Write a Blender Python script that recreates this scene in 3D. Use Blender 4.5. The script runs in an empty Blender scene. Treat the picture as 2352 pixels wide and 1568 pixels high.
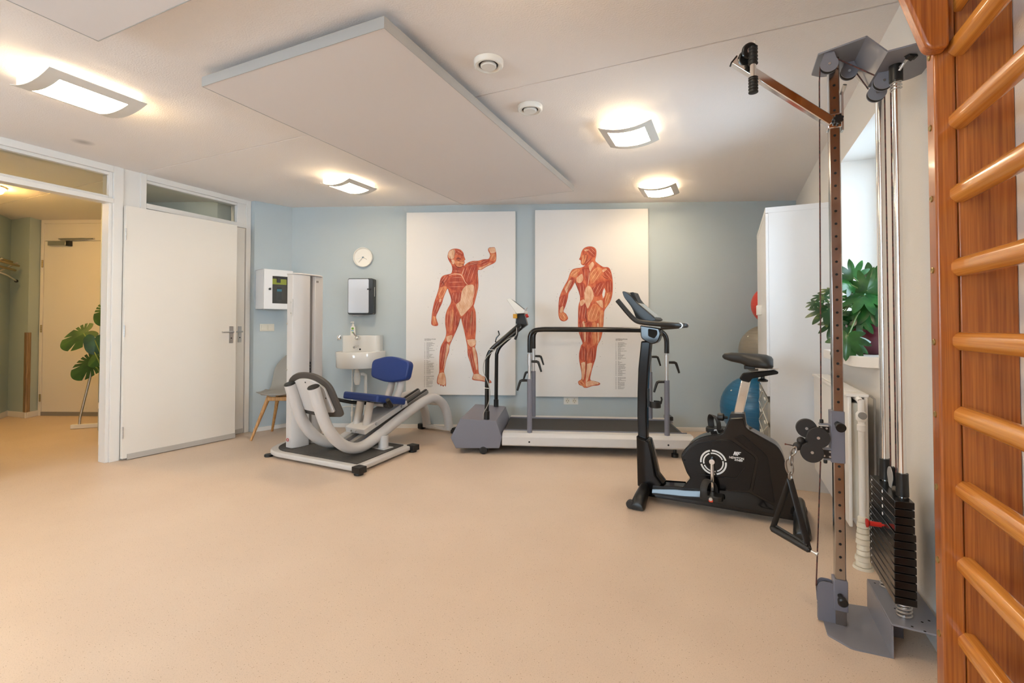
import bpy, bmesh, math, random
from mathutils import Vector, Matrix, Euler
random.seed(7)
scene = bpy.context.scene
COL = scene.collection
R = math.radians

# ------------------------------------------------------------------ camera
cam_d = bpy.data.cameras.new('camera')
cam_d.sensor_width = 36.0
cam_d.lens = 36.0 * 1097.0 / 2352.0
cam_d.shift_y = -(784.0 - 725.0) / 2352.0
cam_d.clip_start = 0.02
cam = bpy.data.objects.new('camera', cam_d)
cam.location = (0, 0, 1.15)
cam.rotation_euler = (R(90 + 1.137), 0, R(24.5))
COL.objects.link(cam)
scene.camera = cam

# ------------------------------------------------------------------ sky, daylight, exposure
world = bpy.data.worlds.new('sky')
scene.world = world
world.use_nodes = True
bg = world.node_tree.nodes['Background']
bg.inputs['Color'].default_value = (0.66, 0.82, 1.0, 1)
bg.inputs['Strength'].default_value = 5.8
scene.view_settings.view_transform = 'Standard'
scene.view_settings.look = 'None'
scene.view_settings.gamma = 1.0
scene.view_settings.use_curve_mapping = False
scene.view_settings.exposure = 1.36
LAMP_RGB = (1.0, 0.795, 0.535)
LAMP_GLOW = 19.0
HALL_RGB = (1.0, 0.56, 0.17)
HALL_GLOW = 40.0


def portal(name, loc, rot, sx, sy):
    l = bpy.data.lights.new(name, 'AREA')
    l.shape = 'RECTANGLE'
    l.size, l.size_y = sx, sy
    l.cycles.is_portal = True
    o = bpy.data.objects.new(name, l)
    o.location = loc
    o.rotation_euler = rot
    COL.objects.link(o)


# the sky enters through one seen and two unseen added openings (sampling aid of the sky itself)
portal('sky_opening_far', (1.02, 3.28, 1.60), (0, R(90), 0), 1.2, 0.8)
portal('added_opening_near', (1.02, -0.90, 1.60), (0, R(90), 0), 1.2, 1.9)
portal('added_opening_rear', (-2.40, -2.75, 1.55), (R(-90), 0, 0), 2.4, 1.4)


# ------------------------------------------------------------------ materials
def mat(name, rgb, rough=0.5, metal=0.0, coat=0.0, spec=0.5, emit=None, emit_s=0.0, alpha=1.0, trans=0.0):
    m = bpy.data.materials.new(name)
    m.use_nodes = True
    b = m.node_tree.nodes['Principled BSDF']
    b.inputs['Base Color'].default_value = (*rgb, 1)
    b.inputs['Roughness'].default_value = rough
    b.inputs['Metallic'].default_value = metal
    b.inputs['Coat Weight'].default_value = coat
    b.inputs['Coat Roughness'].default_value = 0.08
    b.inputs['Specular IOR Level'].default_value = spec
    b.inputs['Transmission Weight'].default_value = trans
    if emit:
        b.inputs['Emission Color'].default_value = (*emit, 1)
        b.inputs['Emission Strength'].default_value = emit_s
    b.inputs['Alpha'].default_value = alpha
    return m


def nodes(m):
    return m.node_tree.nodes, m.node_tree.links, m.node_tree.nodes['Principled BSDF']


def add_noise_bump(m, scale, strength, detail=3.0, dist=0.002):
    n, l, b = nodes(m)
    tc = n.new('ShaderNodeTexCoord')
    t = n.new('ShaderNodeTexNoise')
    t.inputs['Scale'].default_value = scale
    t.inputs['Detail'].default_value = detail
    bp = n.new('ShaderNodeBump')
    bp.inputs['Strength'].default_value = strength
    bp.inputs['Distance'].default_value = dist
    l.new(tc.outputs['Object'], t.inputs['Vector'])
    l.new(t.outputs['Fac'], bp.inputs['Height'])
    l.new(bp.outputs['Normal'], b.inputs['Normal'])
    return m


def add_variation(m, rgb1, rgb2, scale=(1, 1, 1), size=5.0, lo=0.35, hi=0.65, detail=4.0, rot=(0, 0, 0)):
    n, l, b = nodes(m)
    tc = n.new('ShaderNodeTexCoord')
    mp = n.new('ShaderNodeMapping')
    mp.inputs['Scale'].default_value = scale
    mp.inputs['Rotation'].default_value = rot
    t = n.new('ShaderNodeTexNoise')
    t.inputs['Scale'].default_value = size
    t.inputs['Detail'].default_value = detail
    cr = n.new('ShaderNodeValToRGB')
    cr.color_ramp.elements[0].position = lo
    cr.color_ramp.elements[1].position = hi
    cr.color_ramp.elements[0].color = (*rgb1, 1)
    cr.color_ramp.elements[1].color = (*rgb2, 1)
    l.new(tc.outputs['Object'], mp.inputs['Vector'])
    l.new(mp.outputs['Vector'], t.inputs['Vector'])
    l.new(t.outputs['Fac'], cr.inputs['Fac'])
    l.new(cr.outputs['Color'], b.inputs['Base Color'])
    return m


M = {}
M['wall_white'] = add_noise_bump(mat('white_wall_paint', (0.80, 0.77, 0.73), 0.85), 220, 0.35)
M['wall_blue'] = add_noise_bump(mat('blue_grey_wall_paint', (0.475, 0.54, 0.57), 0.8), 180, 0.25)
M['hall_green'] = add_noise_bump(mat('hall_wall_paint', (0.44, 0.52, 0.50), 0.8), 180, 0.25)
M['paint_white'] = mat('white_gloss_paint', (0.80, 0.77, 0.73), 0.38)
M['door_paint'] = mat('cream_door_paint', (0.80, 0.755, 0.69), 0.45)
M['rubber_grey'] = mat('grey_rubber', (0.25, 0.235, 0.22), 0.7)
M['steel'] = mat('brushed_steel', (0.62, 0.61, 0.60), 0.35, 1.0)
M['chrome'] = mat('chrome', (0.78, 0.77, 0.76), 0.09, 1.0)
M['post_chrome'] = mat('darkened_chrome', (0.46, 0.45, 0.44), 0.17, 1.0)  # chrome toned down to mute its reflections
M['rod'] = mat('polished_rod', (0.80, 0.80, 0.80), 0.14, 1.0)
M['brass'] = mat('aged_brass', (0.42, 0.32, 0.14), 0.35, 1.0)
M['dark'] = mat('black_plastic', (0.010, 0.010, 0.010), 0.35)
M['dark_hole'] = mat('dark_recess', (0.010, 0.010, 0.010), 0.9)
M['dark_rubber'] = mat('dark_rubber', (0.022, 0.020, 0.019), 0.55)
M['black_gloss'] = mat('glossy_black_shell', (0.003, 0.003, 0.004), 0.07, spec=0.5)
M['black_satin'] = mat('satin_black_panel', (0.005, 0.005, 0.006), 0.16, spec=0.35)
M['black_tube'] = mat('black_powder_coat', (0.006, 0.006, 0.006), 0.2)
M['foam'] = mat('black_foam_grip', (0.014, 0.013, 0.012), 0.5)
M['machine_white'] = mat('pale_grey_powder_coat', (0.62, 0.60, 0.585), 0.38)
M['machine_grey'] = mat('blue_grey_powder_coat', (0.185, 0.185, 0.225), 0.42)
M['bracket_grey'] = mat('grey_painted_steel', (0.22, 0.22, 0.25), 0.38)
M['navy'] = mat('navy_vinyl', (0.016, 0.045, 0.21), 0.42)
M['belt'] = mat('treadmill_belt', (0.026, 0.023, 0.020), 0.6)
M['ceramic'] = mat('white_ceramic', (0.82, 0.80, 0.76), 0.08, coat=0.3)
M['plastic_white'] = mat('white_plastic', (0.80, 0.78, 0.73), 0.35)
M['cable_grey'] = mat('grey_cable', (0.36, 0.34, 0.31), 0.5)
M['plastic_ivory'] = mat('ivory_plastic', (0.76, 0.71, 0.60), 0.4)
M['melamine'] = mat('white_melamine', (0.78, 0.785, 0.80), 0.32)
M['clear_plastic'] = mat('frosted_clear_plastic', (0.62, 0.60, 0.54), 0.25, alpha=0.55)
M['shell_grey'] = mat('grey_seat_shell', (0.29, 0.275, 0.25), 0.45)
M['beech'] = add_variation(mat('beech_wood', (0.5, 0.28, 0.1), 0.4), (0.42, 0.19, 0.055), (0.60, 0.33, 0.12), (12, 12, 1.2), 6.0)
M['ball_blue'] = mat('blue_vinyl', (0.018, 0.13, 0.26), 0.28)
M['ball_grey'] = mat('grey_vinyl', (0.24, 0.21, 0.165), 0.4)
M['ball_red'] = mat('red_vinyl', (0.62, 0.055, 0.035), 0.35)
M['red'] = mat('red_plastic', (0.60, 0.025, 0.015), 0.35)
M['yellow'] = mat('yellow_plastic', (0.72, 0.36, 0.02), 0.45)
M['lime'] = mat('lime_label', (0.52, 0.60, 0.06), 0.6)
M['label_blue'] = mat('blue_label', (0.05, 0.33, 0.55), 0.6)
M['label_green'] = mat('green_label', (0.20, 0.42, 0.05), 0.5)
M['board'] = mat('white_board', (0.80, 0.775, 0.755), 0.55)
M['panel'] = add_noise_bump(mat('ceiling_panel_felt', (0.76, 0.71, 0.685), 0.9), 400, 0.15)
M['alu'] = mat('aluminium_edge', (0.50, 0.49, 0.47), 0.45, 0.4)
M['ink'] = mat('black_ink', (0.03, 0.028, 0.028), 0.7)
M['ink_grey'] = mat('grey_ink', (0.32, 0.30, 0.29), 0.7)
M['white_print'] = mat('white_print', (0.82, 0.82, 0.82), 0.5)
M['rope'] = add_variation(mat('black_red_cord', (0.05, 0.02, 0.02), 0.7), (0.02, 0.016, 0.016), (0.16, 0.045, 0.035), (1, 1, 1), 90)
M['pot'] = mat('maroon_glaze', (0.13, 0.018, 0.035), 0.16, coat=0.4)
M['soil'] = add_variation(mat('soil', (0.04, 0.025, 0.015), 0.95), (0.02, 0.012, 0.008), (0.07, 0.045, 0.028), (1, 1, 1), 60)
M['stem'] = mat('green_stem', (0.12, 0.20, 0.04), 0.55)
M['leaf'] = add_variation(mat('fatsia_leaf', (0.06, 0.2, 0.05), 0.24), (0.010, 0.055, 0.012), (0.032, 0.135, 0.026), (1, 1, 1), 14)
M['leaf_spot'] = add_variation(mat('yellowed_leaf', (0.2, 0.3, 0.05), 0.4), (0.012, 0.055, 0.014), (0.20, 0.22, 0.05), (1, 1, 1), 20, 0.50, 0.72)
M['monstera'] = add_variation(mat('monstera_leaf', (0.03, 0.1, 0.03), 0.38), (0.014, 0.06, 0.016), (0.045, 0.13, 0.025), (1, 1, 1), 9)
M['mirror_panel'] = mat('brushed_panel', (0.52, 0.535, 0.57), 0.42, 0.5)
M['oak_strip'] = add_variation(mat('oak_strip', (0.3, 0.2, 0.1), 0.5), (0.20, 0.12, 0.06), (0.36, 0.24, 0.13), (14, 14, 1), 5)

# glass
g = bpy.data.materials.new('clear_glass')
g.use_nodes = True
_n, _l = g.node_tree.nodes, g.node_tree.links
_n.clear()
_o = _n.new('ShaderNodeOutputMaterial')
_mx = _n.new('ShaderNodeMixShader')
_t = _n.new('ShaderNodeBsdfTransparent')
_t.inputs['Color'].default_value = (0.95, 0.97, 0.96, 1)
_g = _n.new('ShaderNodeBsdfGlossy')
_g.inputs['Roughness'].default_value = 0.02
_fr = _n.new('ShaderNodeFresnel')
_fr.inputs['IOR'].default_value = 1.45
_l.new(_fr.outputs['Fac'], _mx.inputs['Fac'])
_l.new(_t.outputs['BSDF'], _mx.inputs[1])
_l.new(_g.outputs['BSDF'], _mx.inputs[2])
_l.new(_mx.outputs['Shader'], _o.inputs['Surface'])
M['glass'] = g

# lamps
M['lamp_glass'] = mat('lit_opal_glass', (0.9, 0.88, 0.82), 0.4, emit=LAMP_RGB, emit_s=LAMP_GLOW)
M['lamp_box'] = mat('lit_opal_sides', (0.9, 0.88, 0.82), 0.4, emit=LAMP_RGB, emit_s=LAMP_GLOW * 0.075)
M['lamp_rim'] = mat('frosted_lamp_rim', (0.70, 0.66, 0.60), 0.4)
M['hall_lamp'] = mat('lit_hall_lamp', (0.9, 0.85, 0.7), 0.4, emit=HALL_RGB, emit_s=HALL_GLOW)

# ceiling: stippled plaster with one small smudge
m = M['ceiling'] = add_noise_bump(mat('stippled_plaster', (0.86, 0.815, 0.79), 0.9), 120, 0.5, 2.0, 0.004)
n, l, b = nodes(m)
geo = n.new('ShaderNodeNewGeometry')
sub = n.new('ShaderNodeVectorMath'); sub.operation = 'DISTANCE'
sub.inputs[1].default_value = (-4.33, 1.87, 2.5)
mr = n.new('ShaderNodeMapRange')
mr.inputs['From Min'].default_value = 0.015; mr.inputs['From Max'].default_value = 0.075
mr.inputs['To Min'].default_value = 0.5; mr.inputs['To Max'].default_value = 0.0
mixc = n.new('ShaderNodeMix'); mixc.data_type = 'RGBA'
mixc.inputs['A'].default_value = (0.86, 0.815, 0.79, 1); mixc.inputs['B'].default_value = (0.18, 0.16, 0.15, 1)
l.new(geo.outputs['Position'], sub.inputs[0]); l.new(sub.outputs['Value'], mr.inputs['Value'])
l.new(mr.outputs['Result'], mixc.inputs['Factor']); l.new(mixc.outputs['Result'], b.inputs['Base Color'])

# floor: beige linoleum with dark and pale flecks
m = M['floor'] = mat('speckled_linoleum', (0.64, 0.475, 0.335), 0.42, spec=0.4)
n, l, b = nodes(m)
tc = n.new('ShaderNodeTexCoord')
t1 = n.new('ShaderNodeTexVoronoi'); t1.inputs['Scale'].default_value = 85; t1.inputs['Randomness'].default_value = 1.0
wn = n.new('ShaderNodeTexWhiteNoise'); wn.noise_dimensions = '3D'
r1 = n.new('ShaderNodeMath'); r1.operation = 'LESS_THAN'; r1.inputs[1].default_value = 0.14
r2 = n.new('ShaderNodeMath'); r2.operation = 'GREATER_THAN'; r2.inputs[1].default_value = 0.50
mu = n.new('ShaderNodeMath'); mu.operation = 'MULTIPLY'
t2 = n.new('ShaderNodeTexNoise'); t2.inputs['Scale'].default_value = 2.2; t2.inputs['Detail'].default_value = 5
cr = n.new('ShaderNodeValToRGB')
cr.color_ramp.elements[0].position = 0.3; cr.color_ramp.elements[1].position = 0.7
cr.color_ramp.elements[0].color = (0.66, 0.515, 0.40, 1); cr.color_ramp.elements[1].color = (0.70, 0.555, 0.435, 1)
mx = n.new('ShaderNodeMix'); mx.data_type = 'RGBA'; mx.inputs['B'].default_value = (0.40, 0.27, 0.17, 1)
t3 = n.new('ShaderNodeTexNoise'); t3.inputs['Scale'].default_value = 260; t3.inputs['Detail'].default_value = 2
r3 = n.new('ShaderNodeValToRGB'); r3.color_ramp.elements[0].position = 0.33; r3.color_ramp.elements[1].position = 0.42
r3.color_ramp.elements[0].color = (0.80, 0.78, 0.76, 1); r3.color_ramp.elements[1].color = (1, 1, 1, 1)
ml = n.new('ShaderNodeMix'); ml.data_type = 'RGBA'; ml.blend_type = 'MULTIPLY'; ml.inputs['Factor'].default_value = 1.0
for t in (t1, t2, t3):
    l.new(tc.outputs['Object'], t.inputs['Vector'])
l.new(t1.outputs['Position'], wn.inputs['Vector'])
l.new(t1.outputs['Distance'], r1.inputs[0]); l.new(wn.outputs['Value'], r2.inputs[0])
l.new(r1.outputs['Value'], mu.inputs[0]); l.new(r2.outputs['Value'], mu.inputs[1])
l.new(t2.outputs['Fac'], cr.inputs['Fac'])
l.new(cr.outputs['Color'], mx.inputs['A']); l.new(mu.outputs['Value'], mx.inputs['Factor'])
l.new(t3.outputs['Fac'], r3.inputs['Fac'])
l.new(mx.outputs['Result'], ml.inputs['A']); l.new(r3.outputs['Color'], ml.inputs['B'])
l.new(ml.outputs['Result'], b.inputs['Base Color'])


# varnished pine: fine streaks along an axis
def wood(name, dark, light, rough, axis, size=9.0, ratio=0.022):
    m = mat(name, light, rough, coat=0.35)
    n, l, b = nodes(m)
    tc = n.new('ShaderNodeTexCoord')
    mp = n.new('ShaderNodeMapping')
    s = [1.0, 1.0, 1.0]; s[axis] = ratio
    mp.inputs['Scale'].default_value = s
    t = n.new('ShaderNodeTexNoise'); t.inputs['Scale'].default_value = size * 26; t.inputs['Detail'].default_value = 5
    t.inputs['Distortion'].default_value = 0.15
    t2 = n.new('ShaderNodeTexNoise'); t2.inputs['Scale'].default_value = size * 4.0; t2.inputs['Detail'].default_value = 2
    cr = n.new('ShaderNodeValToRGB')
    cr.color_ramp.elements[0].position = 0.33; cr.color_ramp.elements[1].position = 0.66
    cr.color_ramp.elements[0].color = (*dark, 1); cr.color_ramp.elements[1].color = (*light, 1)
    ad = n.new('ShaderNodeMath'); ad.operation = 'MULTIPLY_ADD'; ad.inputs[1].default_value = 0.6
    m2 = n.new('ShaderNodeMath'); m2.operation = 'MULTIPLY'; m2.inputs[1].default_value = 0.4
    l.new(tc.outputs['Object'], mp.inputs['Vector'])
    l.new(mp.outputs['Vector'], t.inputs['Vector']); l.new(mp.outputs['Vector'], t2.inputs['Vector'])
    l.new(t2.outputs['Fac'], m2.inputs[0]); l.new(t.outputs['Fac'], ad.inputs[0]); l.new(m2.outputs['Value'], ad.inputs[2])
    l.new(ad.outputs['Value'], cr.inputs['Fac']); l.new(cr.outputs['Color'], b.inputs['Base Color'])
    return m


M['pine_up'] = wood('varnished_pine_upright', (0.27, 0.062, 0.009), (0.55, 0.175, 0.029), 0.3, 2)
M['pine_edge'] = wood('varnished_pine_edge', (0.50, 0.19, 0.04), (0.72, 0.33, 0.085), 0.30, 2, 6)
M['pine_rung'] = wood('varnished_pine_rung', (0.50, 0.165, 0.024), (0.78, 0.345, 0.07), 0.2, 1, 6)


# ------------------------------------------------------------------ mesh helpers
def V(*a):
    return Vector(a)


def fillet(pts, r, seg=5):
    out = []
    n = len(pts)
    for i in range(n):
        p = Vector(pts[i]).to_2d(); a = Vector(pts[i - 1]).to_2d(); c = Vector(pts[(i + 1) % n]).to_2d()
        rr = r[i] if isinstance(r, (list, tuple)) else r
        d1 = (a - p); d2 = (c - p)
        k = min(rr, d1.length * 0.48, d2.length * 0.48)
        if k < 1e-5:
            out.append((p.x, p.y)); continue
        s = p + d1.normalized() * k; e = p + d2.normalized() * k
        for j in range(seg + 1):
            t = j / seg
            q = s * (1 - t) ** 2 + p * 2 * t * (1 - t) + e * t ** 2
            out.append((q.x, q.y))
    return out


def smooth_path(pts, n=4):
    P = [Vector(p) for p in pts]
    if len(P) < 3:
        return P
    out = []
    for i in range(len(P) - 1):
        p0 = P[i - 1] if i else P[0] * 2 - P[1]
        p1, p2 = P[i], P[i + 1]
        p3 = P[i + 2] if i + 2 < len(P) else P[-1] * 2 - P[-2]
        for j in range(n):
            t = j / n
            out.append(0.5 * ((2 * p1) + (p2 - p0) * t + (2 * p0 - 5 * p1 + 4 * p2 - p3) * t * t + (3 * p1 - p0 - 3 * p2 + p3) * t ** 3))
    out.append(P[-1])
    return out


class MB:
    def __init__(s):
        s.bm = bmesh.new()

    def box(s, c, size, rot=None):
        ret = bmesh.ops.create_cube(s.bm, size=1.0)
        mtx = Matrix.Translation(c) @ (rot.to_4x4() if rot is not None else Matrix.Identity(4)) @ Matrix.Diagonal((*size, 1))
        bmesh.ops.transform(s.bm, matrix=mtx, verts=ret['verts'])
        return s

    def bx(s, x0, x1, y0, y1, z0, z1):
        return s.box(((x0 + x1) / 2, (y0 + y1) / 2, (z0 + z1) / 2), (abs(x1 - x0), abs(y1 - y0), abs(z1 - z0)))

    def bar(s, p0, p1, w, h, up=(0, 0, 1)):
        p0, p1 = Vector(p0), Vector(p1)
        d = (p1 - p0); L = d.length; d.normalize()
        u = Vector(up); sd = d.cross(u).normalized(); u = sd.cross(d)
        rot = Matrix((sd, d, u)).transposed()
        return s.box((p0 + p1) / 2, (w, L, h), rot)

    def ring(s, c, u, v, r, seg, r2=None):
        return [s.bm.verts.new(c + u * (r * math.cos(2 * math.pi * i / seg)) + v * ((r2 or r) * math.sin(2 * math.pi * i / seg))) for i in range(seg)]

    def skin(s, rings, caps=True, closed=False):
        m = len(rings)
        for k in range(m if closed else m - 1):
            a, b = rings[k], rings[(k + 1) % m]
            n = len(a)
            for i in range(n):
                try:
                    s.bm.faces.new((a[i], a[(i + 1) % n], b[(i + 1) % n], b[i]))
                except ValueError:
                    pass
        if caps and not closed:
            try:
                s.bm.faces.new(list(reversed(rings[0]))); s.bm.faces.new(rings[-1])
            except ValueError:
                pass
        return s

    def tube(s, pts, r, seg=12, n=0, closed=False, caps=True, flat=None):
        P = smooth_path(pts, n) if n else [Vector(p) for p in pts]
        m = len(P)
        rr = r if isinstance(r, (list, tuple)) else None
        rings = []
        u = None
        for i in range(m):
            if closed:
                d = P[(i + 1) % m] - P[i - 1]
            else:
                d = (P[min(i + 1, m - 1)] - P[max(i - 1, 0)])
            d.normalize()
            if u is None:
                u = d.orthogonal().normalized()
                if flat is not None:
                    u = (Vector(flat[0]) - d * Vector(flat[0]).dot(d)).normalized()
            else:
                u = (u - d * u.dot(d)).normalized()
            v = d.cross(u)
            if rr:
                q = rr[0] + (rr[-1] - rr[0]) * i / (m - 1) if len(rr) != m else rr[i]
            else:
                q = r
            if flat is not None:
                rings.append(s.ring(P[i], u, v, flat[1], seg, flat[2]))
            else:
                rings.append(s.ring(P[i], u, v, q, seg))
        return s.skin(rings, caps, closed)

    def cyl(s, p0, p1, r, r2=None, seg=20):
        return s.tube([p0, p1], [r, r if r2 is None else r2], seg)

    def lathe(s, prof, c=(0, 0, 0), axis=(0, 0, 1), seg=28, caps=True):
        w = Vector(axis).normalized(); u = w.orthogonal().normalized(); v = w.cross(u); c = Vector(c)
        rings = [s.ring(c + w * z, u, v, max(r, 1e-4), seg) for r, z in prof]
        return s.skin(rings, caps)

    def prism(s, poly, o, u, v, d0, d1):
        o, u, v = Vector(o), Vector(u).normalized(), Vector(v).normalized()
        w = u.cross(v)
        A = [s.bm.verts.new(o + u * p[0] + v * p[1] + w * d0) for p in poly]
        B = [s.bm.verts.new(o + u * p[0] + v * p[1] + w * d1) for p in poly]
        return s.skin([A, B])

    def loft(s, sections, caps=True):
        rings = [[s.bm.verts.new(Vector(p)) for p in sec] for sec in sections]
        return s.skin(rings, caps)

    def ball(s, c, r, seg=24):
        ret = bmesh.ops.create_uvsphere(s.bm, u_segments=seg, v_segments=max(8, seg // 2), radius=1.0)
        rr = r if isinstance(r, (list, tuple)) else (r, r, r)
        bmesh.ops.transform(s.bm, matrix=Matrix.Translation(c) @ Matrix.Diagonal((*rr, 1)), verts=ret['verts'])
        return s

    def poly(s, pts):
        s.bm.faces.new([s.bm.verts.new(Vector(p)) for p in pts])
        return s

    def torus(s, c, axis, Rr, r, seg=32, ts=8):
        w = Vector(axis).normalized(); u = w.orthogonal().normalized(); v = w.cross(u); c = Vector(c)
        return s.tube([c + u * Rr * math.cos(2 * math.pi * i / seg) + v * Rr * math.sin(2 * math.pi * i / seg) for i in range(seg)], r, ts, closed=True)

    def coil(s, c0, c1, Rr, r, turns, ts=6):
        c0, c1 = Vector(c0), Vector(c1)
        w = (c1 - c0).normalized(); u = w.orthogonal().normalized(); v = w.cross(u)
        N = int(turns * 16)
        return s.tube([c0.lerp(c1, i / N) + u * Rr * math.cos(2 * math.pi * i / 16) + v * Rr * math.sin(2 * math.pi * i / 16) for i in range(N + 1)], r, ts)

    def obj(s, name, material, parent=None, bev=0.0, world=False, sharp=38, loc=None, bseg=2):
        bm = s.bm
        bmesh.ops.recalc_face_normals(bm, faces=bm.faces)
        if world and parent is not None:
            bmesh.ops.transform(bm, matrix=W_INV[parent.name], verts=bm.verts)
        if loc is not None:
            bmesh.ops.translate(bm, vec=-Vector(loc), verts=bm.verts)
        me = bpy.data.meshes.new(name)
        bm.to_mesh(me); bm.free()
        me.materials.append(material if not isinstance(material, str) else M[material])
        me.polygons.foreach_set('use_smooth', [True] * len(me.polygons))
        me.set_sharp_from_angle(angle=R(sharp))
        o = bpy.data.objects.new(name, me)
        COL.objects.link(o)
        if parent is not None:
            o.parent = parent
            if parent.name in W_INV:
                W_INV[o.name] = W_INV[parent.name]
        if loc is not None:
            o.location = loc
        if bev > 0:
            md = o.modifiers.new('bevel', 'BEVEL')
            md.width = bev; md.segments = bseg; md.limit_method = 'ANGLE'; md.angle_limit = R(40)
        return o


W_INV = {}


def tag(o, label, cat, group=None):
    o['label'] = label; o['category'] = cat
    if group:
        o['group'] = group
    return o


def thing(name, label, cat, loc=(0, 0, 0), rotz=0.0, group=None):
    o = bpy.data.objects.new(name, None)
    o.empty_display_size = 0.1
    o.location = loc; o.rotation_euler = (0, 0, rotz)
    COL.objects.link(o)
    W_INV[o.name] = (Matrix.Translation(loc) @ Matrix.Rotation(rotz, 4, 'Z')).inverted()
    return tag(o, label, cat, group)


def root(name, loc=(0, 0, 0), rotz=0.0):
    o = bpy.data.objects.new(name, None)
    o.location = loc; o.rotation_euler = (0, 0, rotz)
    COL.objects.link(o)
    W_INV[o.name] = (Matrix.Translation(loc) @ Matrix.Rotation(rotz, 4, 'Z')).inverted()
    o['kind'] = 'structure'
    return o


def struct(o):
    o['kind'] = 'structure'
    return o


def dup(src, loc, rotz=None, label=None):
    r = src.copy(); COL.objects.link(r)
    r.location = loc
    if rotz is not None:
        r.rotation_euler = (0, 0, rotz)
    if label:
        r['label'] = label
    for ch in list(src.children):
        c = ch.copy(); COL.objects.link(c); c.parent = r
        for gch in list(ch.children):
            d = gch.copy(); COL.objects.link(d); d.parent = c
    return r


def text_mesh(body, size, material, parent, name, mtx, extrude=0.0004, align='CENTER', shear=0.0, bold=0.0):
    cu = bpy.data.curves.new('lettering', 'FONT')
    cu.body = body; cu.size = size; cu.align_x = align; cu.extrude = extrude; cu.shear = shear; cu.offset = bold
    cu.resolution_u = 3
    tmp = bpy.data.objects.new('lettering', cu)
    COL.objects.link(tmp)
    dg = bpy.context.evaluated_depsgraph_get()
    me = bpy.data.meshes.new_from_object(tmp.evaluated_get(dg))
    bpy.data.objects.remove(tmp); bpy.data.curves.remove(cu)
    me.transform(mtx)
    me.materials.clear(); me.materials.append(material)
    o = bpy.data.objects.new(name, me)
    COL.objects.link(o)
    o.parent = parent
    return o


X_, Y_, Z_ = Vector((1, 0, 0)), Vector((0, 1, 0)), Vector((0, 0, 1))


def split_islands(o, name):
    # every loose piece of a built part becomes a part of its own
    me = o.data
    bm = bmesh.new(); bm.from_mesh(me)
    bm.verts.ensure_lookup_table()
    seen = set(); isl = []
    for v in bm.verts:
        if v.index in seen:
            continue
        st = [v]; comp = []
        seen.add(v.index)
        while st:
            q = st.pop(); comp.append(q.index)
            for e in q.link_edges:
                w = e.other_vert(q)
                if w.index not in seen:
                    seen.add(w.index); st.append(w)
        isl.append(set(comp))
    if len(isl) < 2:
        bm.free(); return
    for k, comp in enumerate(isl):
        b2 = bm.copy()
        b2.verts.ensure_lookup_table()
        bmesh.ops.delete(b2, geom=[v for v in b2.verts if v.index not in comp], context='VERTS')
        m2 = me.copy() if k else me
        b2.to_mesh(m2); b2.free()
        if k:
            c = o.copy(); c.data = m2; c.name = name
            COL.objects.link(c); c.parent = o.parent
    bm.free()
# ------------------------------------------------------------------ the room shell
CEIL = 2.5
WX = -4.735
WR = 0.665
struct(MB().bx(-9.2, 1.2, -2.75, 6.7, -0.06, 0.0).obj('floor', 'floor'))
# two plaster slabs meeting in an open seam
b = MB().bx(-9.2, 1.2, -2.75, 2.457, CEIL, CEIL + 0.1).bx(-9.2, 1.2, 2.465, 6.7, CEIL, CEIL + 0.1)
b.bx(-9.2, 1.2, 2.44, 2.48, CEIL + 0.006, CEIL + 0.12)
struct(b.obj('ceiling', 'ceiling', bev=0.002, bseg=1))


def vwall(name, pts, material, z0=0.0, z1=CEIL):
    return struct(MB().prism(pts, (0, 0, 0), X_, Y_, z0, z1).obj(name, material))


WT = 0.34
b = MB()
x0, x1 = WR, WR + WT
A0, A1, C0, C1, SZ, LZ = 2.885, 3.685, -1.85, 0.05, 0.985, 2.205
b.bx(x0, x1, -2.6, C0, 0, CEIL).bx(x0, x1, C1, A0, 0, CEIL).bx(x0, x1, A1, 6.4, 0, CEIL)
for p, q in ((A0, A1), (C0, C1)):
    b.bx(x0, x1, p, q, 0, SZ).bx(x0, x1, p, q, LZ, CEIL)
struct(b.obj('wall_right', 'wall_white'))

BA = R(21.4)
B0 = Vector((-4.55, 3.915, 0))
BD = Vector((math.cos(BA), math.sin(BA), 0))
BN = Vector((math.sin(BA), -math.cos(BA), 0))


def bw(s, z=0.0, off=0.0):
    return B0 + BD * s + BN * off + Z_ * z


def q2(*pp):
    return [(p[0], p[1]) for p in pp]


vwall('wall_back', q2(bw(-0.12), bw(5.75), bw(5.75, 0, -0.15), bw(-0.2, 0, -0.15)), 'wall_blue')
vwall('wall_corner', [(-4.80, 3.538), (-4.68, 3.538), (-4.55, 3.925), (-4.65, 4.0), (-4.80, 3.70)], 'wall_blue')
vwall('wall_left', [(WX, -2.6), (WX, 1.20), (WX - 0.12, 1.20), (WX - 0.12, -2.6)], 'wall_white')
vwall('wall_pier', [(WX - 0.012, 2.33), (WX - 0.012, 2.47), (WX - 0.1, 2.47), (WX - 0.1, 2.33)], 'paint_white')
b = MB()
RX0, RX1, RZ0, RZ1 = -3.6, -1.2, 0.85, 2.25  # opening for the added rear window
b.bx(-4.9, RX0, -2.72, -2.6, 0, CEIL).bx(RX1, 1.1, -2.72, -2.6, 0, CEIL).bx(RX0, RX1, -2.72, -2.6, 0, RZ0).bx(RX0, RX1, -2.72, -2.6, RZ1, CEIL)
struct(b.obj('wall_rear', 'wall_white'))

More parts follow.
